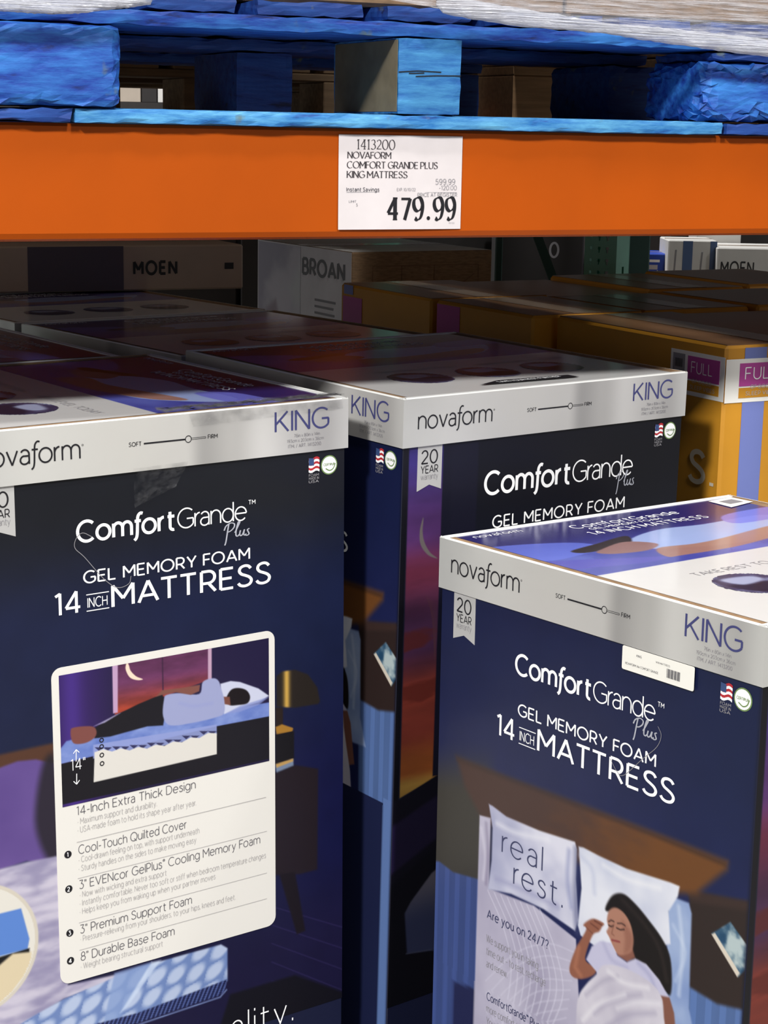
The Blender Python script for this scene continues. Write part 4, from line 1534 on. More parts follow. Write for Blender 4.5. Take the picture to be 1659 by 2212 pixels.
INKG = 0.84
M_SLATE = mat('slate_ink', (58, 62, 96), .5)
M_SILVERR = mat('silver_ribbon', (190, 189, 187), .4, metal=.2)
G_K = 'king size mattress boxes under the orange beam'


def king(n, orient, name_label, faces, group=G_K):
    o, R_ = KB[n]
    c = o + R_ @ np.array([HW, HW, -HT])
    r = root('mattress_box', name_label, 'box', group=group)
    M3 = Matrix(R_.tolist()) @ Matrix.Rotation(orient, 3, 'Z')
    r.matrix_world = Matrix.Translation(Vector(c.tolist())) @ M3.to_4x4()
    king_parts(r, faces)
    return r


kR = king('R', 0, 'king mattress box standing alone on the floor, woman asleep pictured on its front', 'BC')
kM = king('M', -math.pi / 2, 'king mattress box with dusk window picture, between the information panel box and the yellow boxes', 'BC')
kL = king('L', math.pi, 'king mattress box with a white information panel listing its foam layers', 'A')


def king_plain(base, orient, u, v, label):
    o, R_ = KB[base]
    a = math.atan2(R_[1, 0], R_[0, 0])
    Rz = rotm(a)
    c = np.array([o[0], o[1], 0]) + Rz @ np.array([u + HW, v + HW, 0])
    r = root('mattress_box', label, 'box', (c[0], c[1], .14), a + orient, G_K)
    king_parts(r, '', detail=False)
    return r


king_plain('M', -math.pi / 2, 0.004, .487, 'king mattress box directly behind the one with the dusk window picture')
king_plain('M', -math.pi / 2, 0.000, .972, 'king mattress box in front of the brown and grey carton with a faucet brand name')
king_plain('M', -math.pi / 2, -0.006, 1.455, 'king mattress box carrying the brown and grey faucet carton')
king_plain('L', math.pi, -.035, .49, 'king mattress box directly behind the one with the information panel')

# sticker on the standing box, bridging lid and body
a = pxuv('R', [(1347, 1391), (1502, 1446), (1498, 1496), (1343, 1441)])
sv = (min(a[0][1], a[1][1]) + .001, max(a[2][1], a[3][1]) - .001)
su = ((a[0][0] + a[3][0]) / 2, (a[1][0] + a[2][0]) / 2)
stk = MB()
pts = rounded(su[0], sv[0] + .0, su[1], sv[1], .002, 4)
n_ = len(pts)
sf = FL['B']
stk.add([sf.p(u, v, .0006) for u, v in pts] + [sf.p(u, v, .0002) for u, v in pts], [tuple(range(n_))] + [(i, (i + 1) % n_, (i + 1) % n_ + n_, i + n_) for i in range(n_)])
st = stk.build('shipping_label', M_STICK, kR)
pr = Print()
for i in range(13):
    u = su[0] + .061 + .0014 * i
    pr.rect(u, sv[1] - .0145, u + (.0010 if i % 3 else .0006), sv[1] - .0055)
pr.text('KING', su[0] + .020, sv[0] + .0075, .0022, weight=.14)
pr.text('14 IN MATTRESS', su[0] + .046, sv[0] + .0075, .0018, weight=.12)
pr.text('NOVAFORM 14in COMFORT GRANDE', su[0] + .005, sv[1] - .006, .0022, su[0] + .05, weight=.12)
pr.emit(sf, .0009, 'barcode', M_INKD, st)

# white carton label on the standing box's top, black label on the dusk window box's top
pr = Print()
pr.poly(pxtop('R', [(1530, 1082), (1578, 1073), (1627, 1083), (1580, 1095)]))
lt = pr.emit(FTOP, .0008, 'carton_label', M_STICK, kR)[0]
pr = Print()
pr.poly(pxtop('R', [(1553, 1083), (1580, 1078), (1606, 1083), (1578, 1088)]))
pr.emit(FTOP, .0011, 'barcode', M_INKG, lt)
pr = Print()
pr.poly([(WB - v, u) for u, v in pxtop('M', [(1036, 832), (1252, 814), (1226, 810), (1074, 822)])])
lt = pr.emit(FTOP, .0016, 'black_label', M_INKK, kM)[0]
pr = Print()
a = [(WB - v, u) for u, v in pxtop('M', [(1080, 827), (1215, 815)])]
V2, F2, w_ = text2d('TAKE YOUR REST FURTHER', weight=.16, track=.14)
for qv in V2:
    pr.V.append(np.array((a[0][0] - qv[1] * .008, a[0][1] + qv[0] * (a[1][1] - a[0][1]) / w_)))
pr.F = list(F2)
pr.emit(FTOP, .0018, 'label_lettering', M_INKW, lt)

# thin scratches that hang like threads on two of the fronts
pr = Print()
pr.line(crom(pxuv('L', [(200, 1160), (180, 1152), (166, 1165), (164, 1185), (185, 1205), (225, 1250), (255, 1270), (280, 1262), (285, 1245)]), 5), .0007)
pr.emit(FB['A'], .0009, 'scratch_mark', M_INKG, kL)
pr = Print()
pr.line(crom(pxuv('R', [(1418, 1570), (1425, 1590), (1415, 1615), (1385, 1640), (1345, 1675), (1330, 1668), (1315, 1640)]), 5), .0006)
pr.emit(FB['B'], .0009, 'scratch_mark', M_INKG, kR)

# clear tape on the box with the information panel
FA = FL['A']


def film(face, pts, k, name, parent, n=14, amp=.0012, seed=0):
    """crumpled film patch over a quad given by four (u, v) corners"""
    r = np.random.default_rng(seed)
    V, F = [], []
    (a, b, c, d) = (np.array(p) for p in pts)
    for j in range(n + 1):
        for i in range(n + 1):
            s, t = i / n, j / n
            q = (a * (1 - s) + b * s) * (1 - t) + (d * (1 - s) + c * s) * t
            V.append(face.p(q[0], q[1], k + amp * r.random()))
    for j in range(n):
        for i in range(n):
            e = j * (n + 1) + i
            F.append((e, e + 1, e + n + 2, e + n + 1))
    return mesh(name, V, F, M_TAPE, parent)


film(FB['A'], pxuv('L', [(287, 1012), (405, 996), (378, 1050), (289, 1096)]), .004, 'clear_tape', kL, 10, .002, 3)
film(FA, [(.262, .001), (.462, .001), (.462, .012), (.268, .016)], .0006, 'clear_tape', kL, 26, .0012, 4)
ft = Face((HW, HW, HT + .0008), (-1, 0, 0), (0, 0, 1), (0, -1, 0))
film(ft, [(.235, 0), (.465, 0), (.465, .020), (.235, .026)], .0006, 'clear_tape', kL, 30, .004, 5)
# ------------------------------------------------------------------ wooden pallets under the boxes
M_WOOD = mat('pallet_wood', (150, 118, 84), .8, noise=.2, nscale=10, stretch=(1, 12, 12))


def floor_pallet(loc, yaw, w, d, label):
    r = root('wooden_pallet', label, 'pallet', (loc[0], loc[1], 0), yaw)
    for i in range(3):
        b = MB()
        x = (w - .09) * i / 2
        b.box(x, x + .09, 0, d, .018, .118, .003)
        b.build('stringer', M_WOOD, r)
    n = max(3, int(d / .17))
    for i in range(n):
        y = (d - .12) * i / (n - 1)
        for z, nm in ((0, 'bottom_board'), (.1185, 'deck_board')):
            b = MB()
            b.box(0, w, y, y + .12, z, z + (.0175 if z == 0 else .0190), .002)
            b.build(nm, M_WOOD, r)
    return r


oM, RM = KB['M']
aM = .66507
pm = np.array([oM[0], oM[1], 0]) + rotm(aM) @ np.array([.0, .0, 0])
floor_pallet(pm, aM, .46, 1.96, 'wooden pallet under the king mattress boxes in line with the dusk window picture')
oL, RL = KB['L']
pl_ = np.array([oL[0], oL[1], 0]) + rotm(.62058) @ np.array([-.06, .0, 0])
floor_pallet(pl_, .62058, .48, .98, 'wooden pallet under the king mattress boxes in line with the information panel')

# ------------------------------------------------------------------ pallet rack


def rackpt(x, y, z):
    return BO + BX * x - BN * y + np.array([0, 0, z])


def rackroot(name, label, cat, x=0, y=0, z=0, group=None):
    p = rackpt(x, y, z)
    return root(name, label, cat, p, BEAM_YAW, group)


def rpx(x, y, depth=0.0):
    """photo pixel on a plane parallel to the rack front, depth metres into the rack -> (along, z)"""
    P = on_plane(x, y, BO - BN * depth, BN) - BO
    return float(P @ BX), float(P[2])


ZB0, ZB1 = 1.3885, 1.5030


def rack_beam(y, label):
    r = rackroot('rack_beam', label, 'beam', 0, y, 0)
    prof = [(0, ZB1 - .003), (.003, ZB1), (.048, ZB1), (.050, ZB1 - .002), (.050, ZB0 + .003), (.047, ZB0), (.008, ZB0), (.0025, ZB0 + .0025), (0, ZB0 + .008)]
    n = len(prof)
    xs = [-.612, 1.976]
    V = [(x, py, pz) for x in xs for py, pz in prof]
    F = [(i, (i + 1) % n, (i + 1) % n + n, i + n) for i in range(n)] + [tuple(range(n))[::-1], tuple(range(n, 2 * n))]
    b = MB()
    b.add(V, F)
    b.build('beam_body', M_ORANGE, r)
    for x in (-.622, 1.976):
        b = MB()
        b.box(x, x + .012, -.004, .056, ZB0 - .05, ZB1 + .03, .001)
        b.build('end_plate', M_ORANGE, r)
    return r


beam = rack_beam(0, 'orange steel rack beam with the white price card on it')
rack_beam(1.02, 'orange steel rack beam at the back, below the far end of the blue pallet')


def perforated_post(x, y, h, label, yaw=0.0, mt=M_TEAL, wx=.076, wy=.066, z_from=1.0):
    r = rackroot('rack_upright', label, 'post', x, y, 0)
    r.rotation_euler[2] += yaw
    # front plate with real holes between z_from and z_from + .6, plain below and above
    rows = []
    z = z_from
    pitch = .0262
    b = MB()
    t = .003
    cols = [(.014, .022), (.030, .038), (.046, .054)]
    edges = [0, .013, .018, .031, .039, .051, .059, wx]
    b.box(0, wx, 0, t, 0, z_from)
    k = 0
    while z < z_from + .62:
        # solid bar
        b.box(0, wx, 0, t, z, z + pitch - .013)
        for i in (0, 2, 4, 6):
            b.box(edges[i], edges[i + 1], 0, t, z + pitch - .013, z + pitch)
        # narrowed lower part of each slot (teardrop)
        for i in (1, 3, 5):
            b.box(edges[i], edges[i] + .002, 0, t, z + pitch - .013, z + pitch - .006)
            b.box(edges[i + 1] - .002, edges[i + 1], 0, t, z + pitch - .013, z + pitch - .006)
        z += pitch
    b.box(0, wx, 0, t, z, h)
    b.build('front_plate', mt, r)
    b = MB()
    b.box(0, t, t, wy, 0, h)
    b.build('side_plate', mt, r)
    b = MB()
    zz = 0
    b.box(wx - t, wx, t, wy * .45, 0, h)
    b.box(wx - t, wx, wy * .6, wy, 0, h)
    z = 0
    while z < h - .06:
        b.box(wx - t, wx, wy * .45, wy * .6, z, z + .085)
        z += .1016
    b.build('side_plate', mt, r)
    b = MB()
    b.box(0, .018, wy - t, wy, 0, h)
    b.box(wx - .018, wx, wy - t, wy, 0, h)
    b.build('back_flange', mt, r)
    b = MB()
    b.box(-.03, wx + .03, -.02, wy + .02, 0, .006)
    b.build('base_plate', mt, r)
    return r


for x in (-.700, 1.990):
    for y in (-.008, 1.012):
        perforated_post(x, y, 2.9, 'teal steel rack upright holding the %s orange beam at its %s end' % ('front' if y < 0 else 'back', 'near' if x < 0 else 'far'), z_from=1.2)
# the upright seen behind the yellow boxes
pu = at_y(1262, 560, 4.02)
rel = pu - BO
ux, uy = float(rel @ BX), float(-(rel @ BN))
post = perforated_post(ux, uy, 2.6, 'teal perforated rack upright behind the yellow boxes', yaw=-1.02, z_from=1.0, wx=.078, wy=.066)
# diagonal brace
pa, pb = at_y(1162, 512, 4.22), at_y(1190, 588, 4.22)
d_ = pb - pa
pa2 = pa - d_ * .6
pb2 = pb + d_ * (pb[2] / -d_[2]) * .985
b = MB()
V = []
for p_ in (pa2, pb2):
    for s_ in (-.011, .011):
        for t_ in (0, .02):
            V.append((p_[0] + s_, p_[1] + t_, p_[2]))
b.add(V, [(0, 2, 3, 1), (4, 5, 7, 6), (0, 1, 5, 4), (2, 6, 7, 3), (0, 4, 6, 2), (1, 3, 7, 5)])
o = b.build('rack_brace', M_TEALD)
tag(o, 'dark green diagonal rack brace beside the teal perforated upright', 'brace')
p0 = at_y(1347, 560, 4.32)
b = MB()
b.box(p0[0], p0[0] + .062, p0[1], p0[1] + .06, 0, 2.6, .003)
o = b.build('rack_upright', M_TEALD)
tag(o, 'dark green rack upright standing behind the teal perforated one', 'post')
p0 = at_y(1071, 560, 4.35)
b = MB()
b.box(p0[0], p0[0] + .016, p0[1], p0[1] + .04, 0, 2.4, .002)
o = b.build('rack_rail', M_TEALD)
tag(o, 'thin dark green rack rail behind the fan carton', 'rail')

# ------------------------------------------------------------------ price card
pc = rackroot('price_card', 'white printed price card reading 479.99 on the orange beam', 'sign')
TX0, TX1, TZ1, TZ0 = -.0607, .0850, 1.4968, 1.3985
tf = Face((TX0, -.0016, TZ1), (1, 0, 0), (0, -1, 0))
b = MB()
N = 16
V, F = [], []


def tcurl(s, t):
    return .0004 + .0008 * math.sin(s * 3.0) * t + .0010 * t * t * (1 - s)


for j in range(N + 1):
    for i in range(N + 1):
        s, t = i / N, j / N
        V.append((TX0 + (TX1 - TX0) * s, -.0009 - tcurl(s, t), TZ1 - (TZ1 - TZ0) * t))
for j in range(N):
    for i in range(N):
        e = j * (N + 1) + i
        F.append((e, e + N + 1, e + N + 2, e + 1))
o = mesh('card', V, F, M_PAPER, pc, False)
sol = o.modifiers.new('thickness', 'SOLIDIFY')
sol.thickness = .0004
sol.offset = -1


def tagprint(fn, name, m):
    pr = Print()
    fn(pr)
    for V2, F2 in pr.pieces():
        V3 = []
        lf_ = strokes(F2, len(V2))
        for q, e_ in zip(V2, lf_):
            s, t = q[0] / (TX1 - TX0), q[1] / (TZ1 - TZ0)
            V3.append((TX0 + q[0], -.0012 - tcurl(s, t) - e_, TZ1 - q[1]))
        mesh(name, V3, F2, m, pc)


M_CARDINK = mat('card_ink', (52, 46, 50), .7)
tagprint(lambda p: p.text('1413200', .0207, .0148, .0100, .0650, weight=.085, track=.10, serif=True), 'number_lettering', M_CARDINK)
tagprint(lambda p: p.text('NOVAFORM', .0104, .0241, .0064, .0607, weight=.125, track=.10, serif=True), 'name_lettering', M_CARDINK)
tagprint(lambda p: p.text('COMFORT GRANDE PLUS', .0098, .0343, .0067, .1162, weight=.125, track=.10, serif=True, space=.3), 'name_lettering', M_CARDINK)
tagprint(lambda p: p.text('KING MATTRESS', .0098, .0442, .0067, .0802, weight=.125, track=.10, serif=True, space=.3), 'name_lettering', M_CARDINK)
tagprint(lambda p: p.text('599.99', .1140, .0508, .0056, .1382, weight=.11, track=.10), 'price_lettering', M_INKG)
tagprint(lambda p: p.text('-120.00', .1185, .0566, .0046, .1402, weight=.11, track=.10), 'price_lettering', M_INKG)
tagprint(lambda p: p.text('Instant Savings', .0093, .0583, .0038, .0474, weight=.16, track=.12), 'small_lettering', M_INKD)
tagprint(lambda p: p.text('EXP. 10/10/22', .068, .0578, .0030, .0900, weight=.12, track=.12), 'small_lettering', M_INKG)
tagprint(lambda p: p.rect(.0093, .0592, .1402, .0596), 'rule', M_INKG)
tagprint(lambda p: p.text('PRICE AT REGISTER', .0927, .0636, .0036, .1408, weight=.13, track=.12), 'small_lettering', M_INKG)
tagprint(lambda p: p.text('LIMIT', .0122, .0700, .0022, .0208, weight=.14, track=.12), 'small_lettering', M_INKG)
tagprint(lambda p: p.text('5', .0205, .0738, .0028, weight=.14), 'small_lettering', M_INKG)
tagprint(lambda p: p.text('10/22', .1310, .0925, .0014, .1380, weight=.12), 'small_lettering', M_INKG)
for ch_, a_, b_ in (('4', 685, 815), ('7', 830, 950), ('9', 965, 1085), ('9', 1193, 1310), ('9', 1328, 1445)):
    tagprint(lambda p: p.text(ch_, (a_ - 160) * .0001085 + .0006, .0884, .0236, (b_ - 160) * .0001085 + .0004, weight=.17, track=0, serif=True), 'price_lettering', M_INKK)
tagprint(lambda p: p.disc((1137 - 160) * .0001085, .0866, .0021), 'price_lettering', M_INKK)

# ------------------------------------------------------------------ blue pallet on the beams


def blue(name, base, light, dark, sx=(1, 6, 6)):
    m = bpy.data.materials.new(name)
    m.use_nodes = True
    nt = m.node_tree
    b = nt.nodes['Principled BSDF']
    b.inputs['Roughness'].default_value = .62
    tc = nd(nt, 'ShaderNodeTexCoord')
    mp = nd(nt, 'ShaderNodeMapping')
    mp.inputs['Scale'].default_value = sx
    nt.links.new(tc.outputs['Object'], mp.inputs['Vector'])
    n1 = nd(nt, 'ShaderNodeTexNoise')
    n1.inputs['Scale'].default_value = 14
    n1.inputs['Detail'].default_value = 8
    n1.inputs['Roughness'].default_value = .65
    nt.links.new(mp.outputs[0], n1.inputs['Vector'])
    r1 = nd(nt, 'ShaderNodeValToRGB')
    e = r1.color_ramp.elements
    e[0].position, e[0].color = .40, tuple(lin(base)) + (1,)
    e[1].position, e[1].color = .68, tuple(lin(light)) + (1,)
    x = r1.color_ramp.elements.new(.32)
    x.color = tuple(lin(dark)) + (1,)
    nt.links.new(n1.outputs['Fac'], r1.inputs[0])
    n2 = nd(nt, 'ShaderNodeTexNoise')
    n2.inputs['Scale'].default_value = 26
    n2.inputs['Detail'].default_value = 6
    nt.links.new(tc.outputs['Object'], n2.inputs['Vector'])
    r2 = nd(nt, 'ShaderNodeValToRGB')
    r2.color_ramp.elements[0].position = .66
    r2.color_ramp.elements[1].position = .74
    mx = nd(nt, 'ShaderNodeMix', data_type='RGBA')
    nt.links.new(r2.outputs[0], mx.inputs['Factor'])
    nt.links.new(r1.outputs[0], mx.inputs['A'])
    mx.inputs['B'].default_value = tuple(lin((96, 110, 96))) + (1,)
    nt.links.new(n2.outputs['Fac'], r2.inputs[0])
    nt.links.new(mx.outputs['Result'], b.inputs['Base Color'])
    bp = nd(nt, 'ShaderNodeBump')
    bp.inputs['Strength'].default_value = .3
    bp.inputs['Distance'].default_value = .004
    nt.links.new(n1.outputs['Fac'], bp.inputs['Height'])
    nt.links.new(bp.outputs[0], b.inputs['Normal'])
    return m


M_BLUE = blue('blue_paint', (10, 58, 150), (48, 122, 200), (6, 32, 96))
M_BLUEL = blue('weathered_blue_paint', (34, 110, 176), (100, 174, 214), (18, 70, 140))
M_BLUED = blue('dark_blue_paint', (14, 50, 124), (30, 80, 158), (8, 26, 66))  # darker blue, mostly on inner, rear and deck parts
bp_ = rackroot('blue_pallet', 'blue painted wooden pallet resting on the orange beam', 'pallet')


def chunk(name, x0, x1, y0, y1, z0, z1, m, wear=.002, r=.004, n=(10, 6, 6), seed=1, parent=bp_):
    """weathered timber: a box with rounded, nibbled edges"""
    g = np.random.default_rng(seed)
    ph = g.random(6) * 6
    V, F = [], []
    nx, ny, nz = n
    idx = {}

    def vid(i, j, k):
        if (i, j, k) in idx:
            return idx[(i, j, k)]
        x, y, z = x0 + (x1 - x0) * i / nx, y0 + (y1 - y0) * j / ny, z0 + (z1 - z0) * k / nz
        q = np.array([x, y, z])
        lo, hi = np.array([x0, y0, z0]), np.array([x1, y1, z1])
        rr = r * (.5 + 1.2 * abs(math.sin(ph[0] + 31 * x + 17 * y + 23 * z)))
        c = np.clip(q, lo + rr, hi - rr)
        d = q - c
        l = np.linalg.norm(d)
        if l > 1e-9:
            q = c + d / l * rr
        amp = wear * (.25 + (1.0 if np.count_nonzero(np.abs(d) > 1e-9) > 1 else 0))
        q = q + (g.random(3) - .5) * amp
        q = np.maximum(np.minimum(q, hi), lo)
        idx[(i, j, k)] = len(V)
        V.append(q)
        return idx[(i, j, k)]
    for k in (0, nz):
        for i in range(nx):
            for j in range(ny):
                F.append((vid(i, j, k), vid(i + 1, j, k), vid(i + 1, j + 1, k), vid(i, j + 1, k)))
    for j in (0, ny):
        for i in range(nx):
            for k in range(nz):
                F.append((vid(i, j, k), vid(i + 1, j, k), vid(i + 1, j, k + 1), vid(i, j, k + 1)))
    for i in (0, nx):
        for j in range(ny):
            for k in range(nz):
                F.append((vid(i, j, k), vid(i, j + 1, k), vid(i, j + 1, k + 1), vid(i, j, k + 1)))
    b = MB()
    b.add(V, F)
    return b.build(name, m, parent, False)


ZP = ZB1 + .0005
ZBB = ZP + .0148                     # top of the bottom boards
ZBL = 1.5975                         # top of the blocks
YF = -.012
# bottom boards: lead boards between the outer runners
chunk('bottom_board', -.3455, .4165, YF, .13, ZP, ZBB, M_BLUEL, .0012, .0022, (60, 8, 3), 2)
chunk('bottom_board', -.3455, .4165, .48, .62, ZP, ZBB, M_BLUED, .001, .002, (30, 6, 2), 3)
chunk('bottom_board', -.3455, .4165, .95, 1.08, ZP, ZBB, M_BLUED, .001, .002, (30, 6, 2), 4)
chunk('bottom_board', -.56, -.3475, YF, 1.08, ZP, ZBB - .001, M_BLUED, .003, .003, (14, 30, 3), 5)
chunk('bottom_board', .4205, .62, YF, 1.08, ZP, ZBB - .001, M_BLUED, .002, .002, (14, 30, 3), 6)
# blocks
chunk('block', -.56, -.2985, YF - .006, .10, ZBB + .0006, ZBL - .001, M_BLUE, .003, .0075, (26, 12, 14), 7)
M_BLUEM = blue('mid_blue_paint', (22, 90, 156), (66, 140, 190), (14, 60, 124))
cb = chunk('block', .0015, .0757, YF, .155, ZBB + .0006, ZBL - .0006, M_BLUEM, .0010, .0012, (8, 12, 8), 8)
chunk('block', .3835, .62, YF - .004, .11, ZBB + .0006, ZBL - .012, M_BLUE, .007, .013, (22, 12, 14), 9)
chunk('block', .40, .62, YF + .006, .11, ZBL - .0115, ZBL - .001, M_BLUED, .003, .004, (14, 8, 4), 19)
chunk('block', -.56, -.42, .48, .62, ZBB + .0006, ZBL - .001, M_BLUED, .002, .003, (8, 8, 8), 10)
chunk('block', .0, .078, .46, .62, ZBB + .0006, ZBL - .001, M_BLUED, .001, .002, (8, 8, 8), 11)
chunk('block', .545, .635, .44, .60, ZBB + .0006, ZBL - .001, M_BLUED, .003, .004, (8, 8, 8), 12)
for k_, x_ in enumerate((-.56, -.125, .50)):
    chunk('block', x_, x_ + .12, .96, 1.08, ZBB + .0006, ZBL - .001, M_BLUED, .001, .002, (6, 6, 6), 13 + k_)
# cracks in the centre block
fcb = Face((.0015, YF, ZBL - .0006), (1, 0, 0), (0, -1, 0))
for pts_ in ([(.0, .0352), (.022, .0335), (.050, .0340)], [(.020, .0392), (.045, .0378), (.0735, .0372)], [(.012, .0362), (.02, .036), (.03, .0354)]):
    pr = Print()
    pr.line(pts_, .0011)
    pr.emit(fcb, .0006, 'crack', M_DARK, cb)
M_ENDG = mat('end_grain', (104, 94, 72), .85, noise=.2, nscale=30)
b = MB()
b.box(.0008, .0014, YF + .002, .150, ZBB + .003, ZBL - .003)
b.build('end_grain', M_ENDG, cb)
# stringer boards across the blocks
for k_, (y0, y1) in enumerate(((YF, .13), (.46, .62), (.95, 1.08))):
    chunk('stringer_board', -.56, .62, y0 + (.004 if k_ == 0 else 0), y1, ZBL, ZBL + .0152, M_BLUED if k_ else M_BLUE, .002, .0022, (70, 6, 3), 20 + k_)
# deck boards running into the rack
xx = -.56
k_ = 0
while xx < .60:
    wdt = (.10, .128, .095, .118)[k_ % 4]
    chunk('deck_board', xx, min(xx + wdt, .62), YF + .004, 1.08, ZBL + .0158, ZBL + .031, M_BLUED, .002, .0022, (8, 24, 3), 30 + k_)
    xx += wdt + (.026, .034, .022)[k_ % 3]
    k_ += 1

# ------------------------------------------------------------------ goods and stretch film on the pallet
ZD = ZBL + .0315
ZD_ = ZD
k_ = 0
for (x0, x1) in ((-.54, -.16), (-.155, .225), (.23, .605)):
    for (y0, y1) in ((.03, .36), (.365, .70), (.705, 1.06)):
        r = rackroot('brown_carton', 'brown carton %s on the blue pallet, %s' % ('in the front row' if y0 < .1 else ('in the middle row' if y0 < .5 else 'in the back row'), 'above the large rounded block' if x0 < -.5 else ('above the price card' if x0 < 0 else 'above the splintered block')), 'carton', 0, 0, 0, 'cartons on the blue pallet')
        b = MB()
        b.box(x0, x1, y0, y1, ZD, ZD + 1.3, .004)  # height above view raised to keep lamp light off the boxes behind
        b.build('carton_body', M_KRAFT, r)
        b = MB()
        b.box(x0, x1, (y0 + y1) / 2 - .025, (y0 + y1) / 2 + .025, ZD + 1.3005, ZD + 1.301)
        b.build('sealing_tape', M_KRAFTD, r)
        k_ += 1

film_r = rackroot('stretch_wrap', 'clear stretch film hanging over the front of the blue pallet load', 'plastic wrap')
edge = [rpx(x, y, -.045) for x, y in ((-260, 20), (-120, 20), (0, 20), (60, 23), (120, 24), (180, 20), (230, 13), (280, 7), (330, 0), (420, -10), (600, -14), (800, -6), (930, 14), (1010, 30), (1120, 48), (1240, 62), (1360, 78), (1480, 92), (1580, 104), (1659, 114), (1800, 128), (1950, 140))]
ex = np.array([e[0] for e in edge])
ez = np.array([e[1] for e in edge])
nx, nz = 170, 26
xs = np.linspace(ex[0], ex[-1], nx + 1)
zb = np.interp(xs, ex, ez)
g = np.random.default_rng(5)
V, F = [], []
streak = np.cumsum(g.normal(0, .0006, nz + 1))
streak -= streak.mean()
for j in range(nz + 1):
    t = j / nz
    for i in range(nx + 1):
        x = xs[i]
        z = zb[i] + (ZD + .48 - zb[i]) * t ** 1.3
        y = -.045 + .055 * min(1, t * 2.2) + .004 * math.sin(18 * x + 9 * t) + .0035 * math.sin(70 * t + 6 * x) + g.normal(0, .0007) + streak[j] * 1.5
        V.append((x, min(y, .018), z))
for j in range(nz):
    for i in range(nx):
        e = j * (nx + 1) + i
        F.append((e, e + 1, e + nx + 2, e + nx + 1))
mesh('film_sheet', V, F, M_WRAP, film_r, True)
# rolled hem of the film along its lower edge
M_HEM = clear('film_hem', (214, 216, 226), .62, .18, (1.5, 2, 60), 10, .8)
for (xa, xb, rad) in ((rpx(940, 15, -.045)[0], ex[-1], .0078), (ex[0], rpx(330, 0, -.045)[0], .0065)):
    V, F = [], []
    n = 80
    for i in range(n + 1):
        x = xa + (xb - xa) * i / n
        z = float(np.interp(x, ex, ez)) + rad * .6
        rr = rad * (.7 + .5 * abs(math.sin(9 * x + 1)) + .15 * g.random())
        if i in (0, n):
            rr *= .2
        for k in range(10):
            a = 2 * math.pi * k / 10
            V.append((x, -.047 + rr * .6 * math.cos(a) + .001 * g.normal(), z + rr * math.sin(a)))
    for i in range(n):
        for k in range(10):
            F.append((i * 10 + k, i * 10 + (k + 1) % 10, (i + 1) * 10 + (k + 1) % 10, (i + 1) * 10 + k))
    mesh('film_hem', V, F, M_HEM, film_r, True)

# ------------------------------------------------------------------ the rack row behind, its pallet, and a load added to block lamp light
Y2 = 1.70
for k_, yy_ in enumerate((Y2, Y2 + 1.02)):
    r = rackroot('rack_beam', 'orange steel beam of the rack row behind, %s side' % ('nearer' if k_ == 0 else 'farther'), 'beam', 0, yy_, 0)
    b = MB()
    b.box(-1.2, 1.24, 0, .05, ZB0, ZB1, .003)
    b.build('beam_body', M_ORANGE, r)
    for x in (-1.212, 1.24):
        b = MB()
        b.box(x, x + .012, -.004, .056, ZB0 - .05, ZB1 + .03, .001)
        b.build('end_plate', M_ORANGE, r)
for y_ in (Y2 - .008, Y2 + 1.012):
    perforated_post(-1.290, y_, 2.9, 'teal steel upright at the near end of the rack row behind, %s side' % ('front' if y_ < 2 else 'back'), z_from=1.2)
perforated_post(1.254, Y2 + 1.012, 2.9, 'teal steel upright at the far end of the rack row behind, back side', z_from=1.2)
wp = rackroot('wooden_pallet', 'bare wooden pallet in the rack row behind the blue pallet', 'pallet')
M_OLDW = mat('weathered_wood', (108, 88, 66), .85, noise=.25, nscale=9, stretch=(1, 10, 10))


def tim(nm, x0, x1, y0, y1, z0, z1):
    b = MB()
    b.box(x0, x1, Y2 + y0, Y2 + y1, z0, z1, .002)
    b.build(nm, M_OLDW, wp)


for y0 in (0, .46, .93):
    tim('bottom_board', -.30, 1.15, y0, y0 + .13, ZP, ZBB)
    tim('stringer_board', -.30, 1.15, y0, y0 + .13, ZBL, ZBL + .0152)
    for x0 in {0: (-.30, .36, .66, 1.0), .46: (-.30, .22, .55, 1.0), .93: (-.30, .37, .72, 1.0)}[y0]:
        tim('block', x0, x0 + .15, y0, y0 + .13, ZBB + .0005, ZBL - .0005)
x0 = -.30
while x0 < 1.1:
    tim('deck_board', x0, x0 + .13, 0, 1.06, ZBL + .0157, ZBL + .031)
    x0 += .16
for i, (x0, x1) in enumerate(((-.29, .18), (.185, .655), (.66, 1.14))):
    for j, (y0, y1) in enumerate(((.02, .52), (.525, 1.04))):
        r = rackroot('brown_carton', 'large brown carton on the bare wooden pallet, %s, %s row' % (('near end', 'middle', 'far end')[i], ('front', 'back')[j]), 'carton', 0, 0, 0, 'cartons in the rack row behind')
        b = MB()
        b.box(x0, x1, Y2 + y0, Y2 + y1, ZD_ + .0003, ZD_ + 2.3, .004)
        b.build('carton_body', M_KRAFTD, r)
        b = MB()
        b.box(x0, x1, Y2 + (y0 + y1) / 2 - .03, Y2 + (y0 + y1) / 2 + .03, ZD_ + 2.3005, ZD_ + 2.301)
        b.build('sealing_tape', M_KRAFT, r)

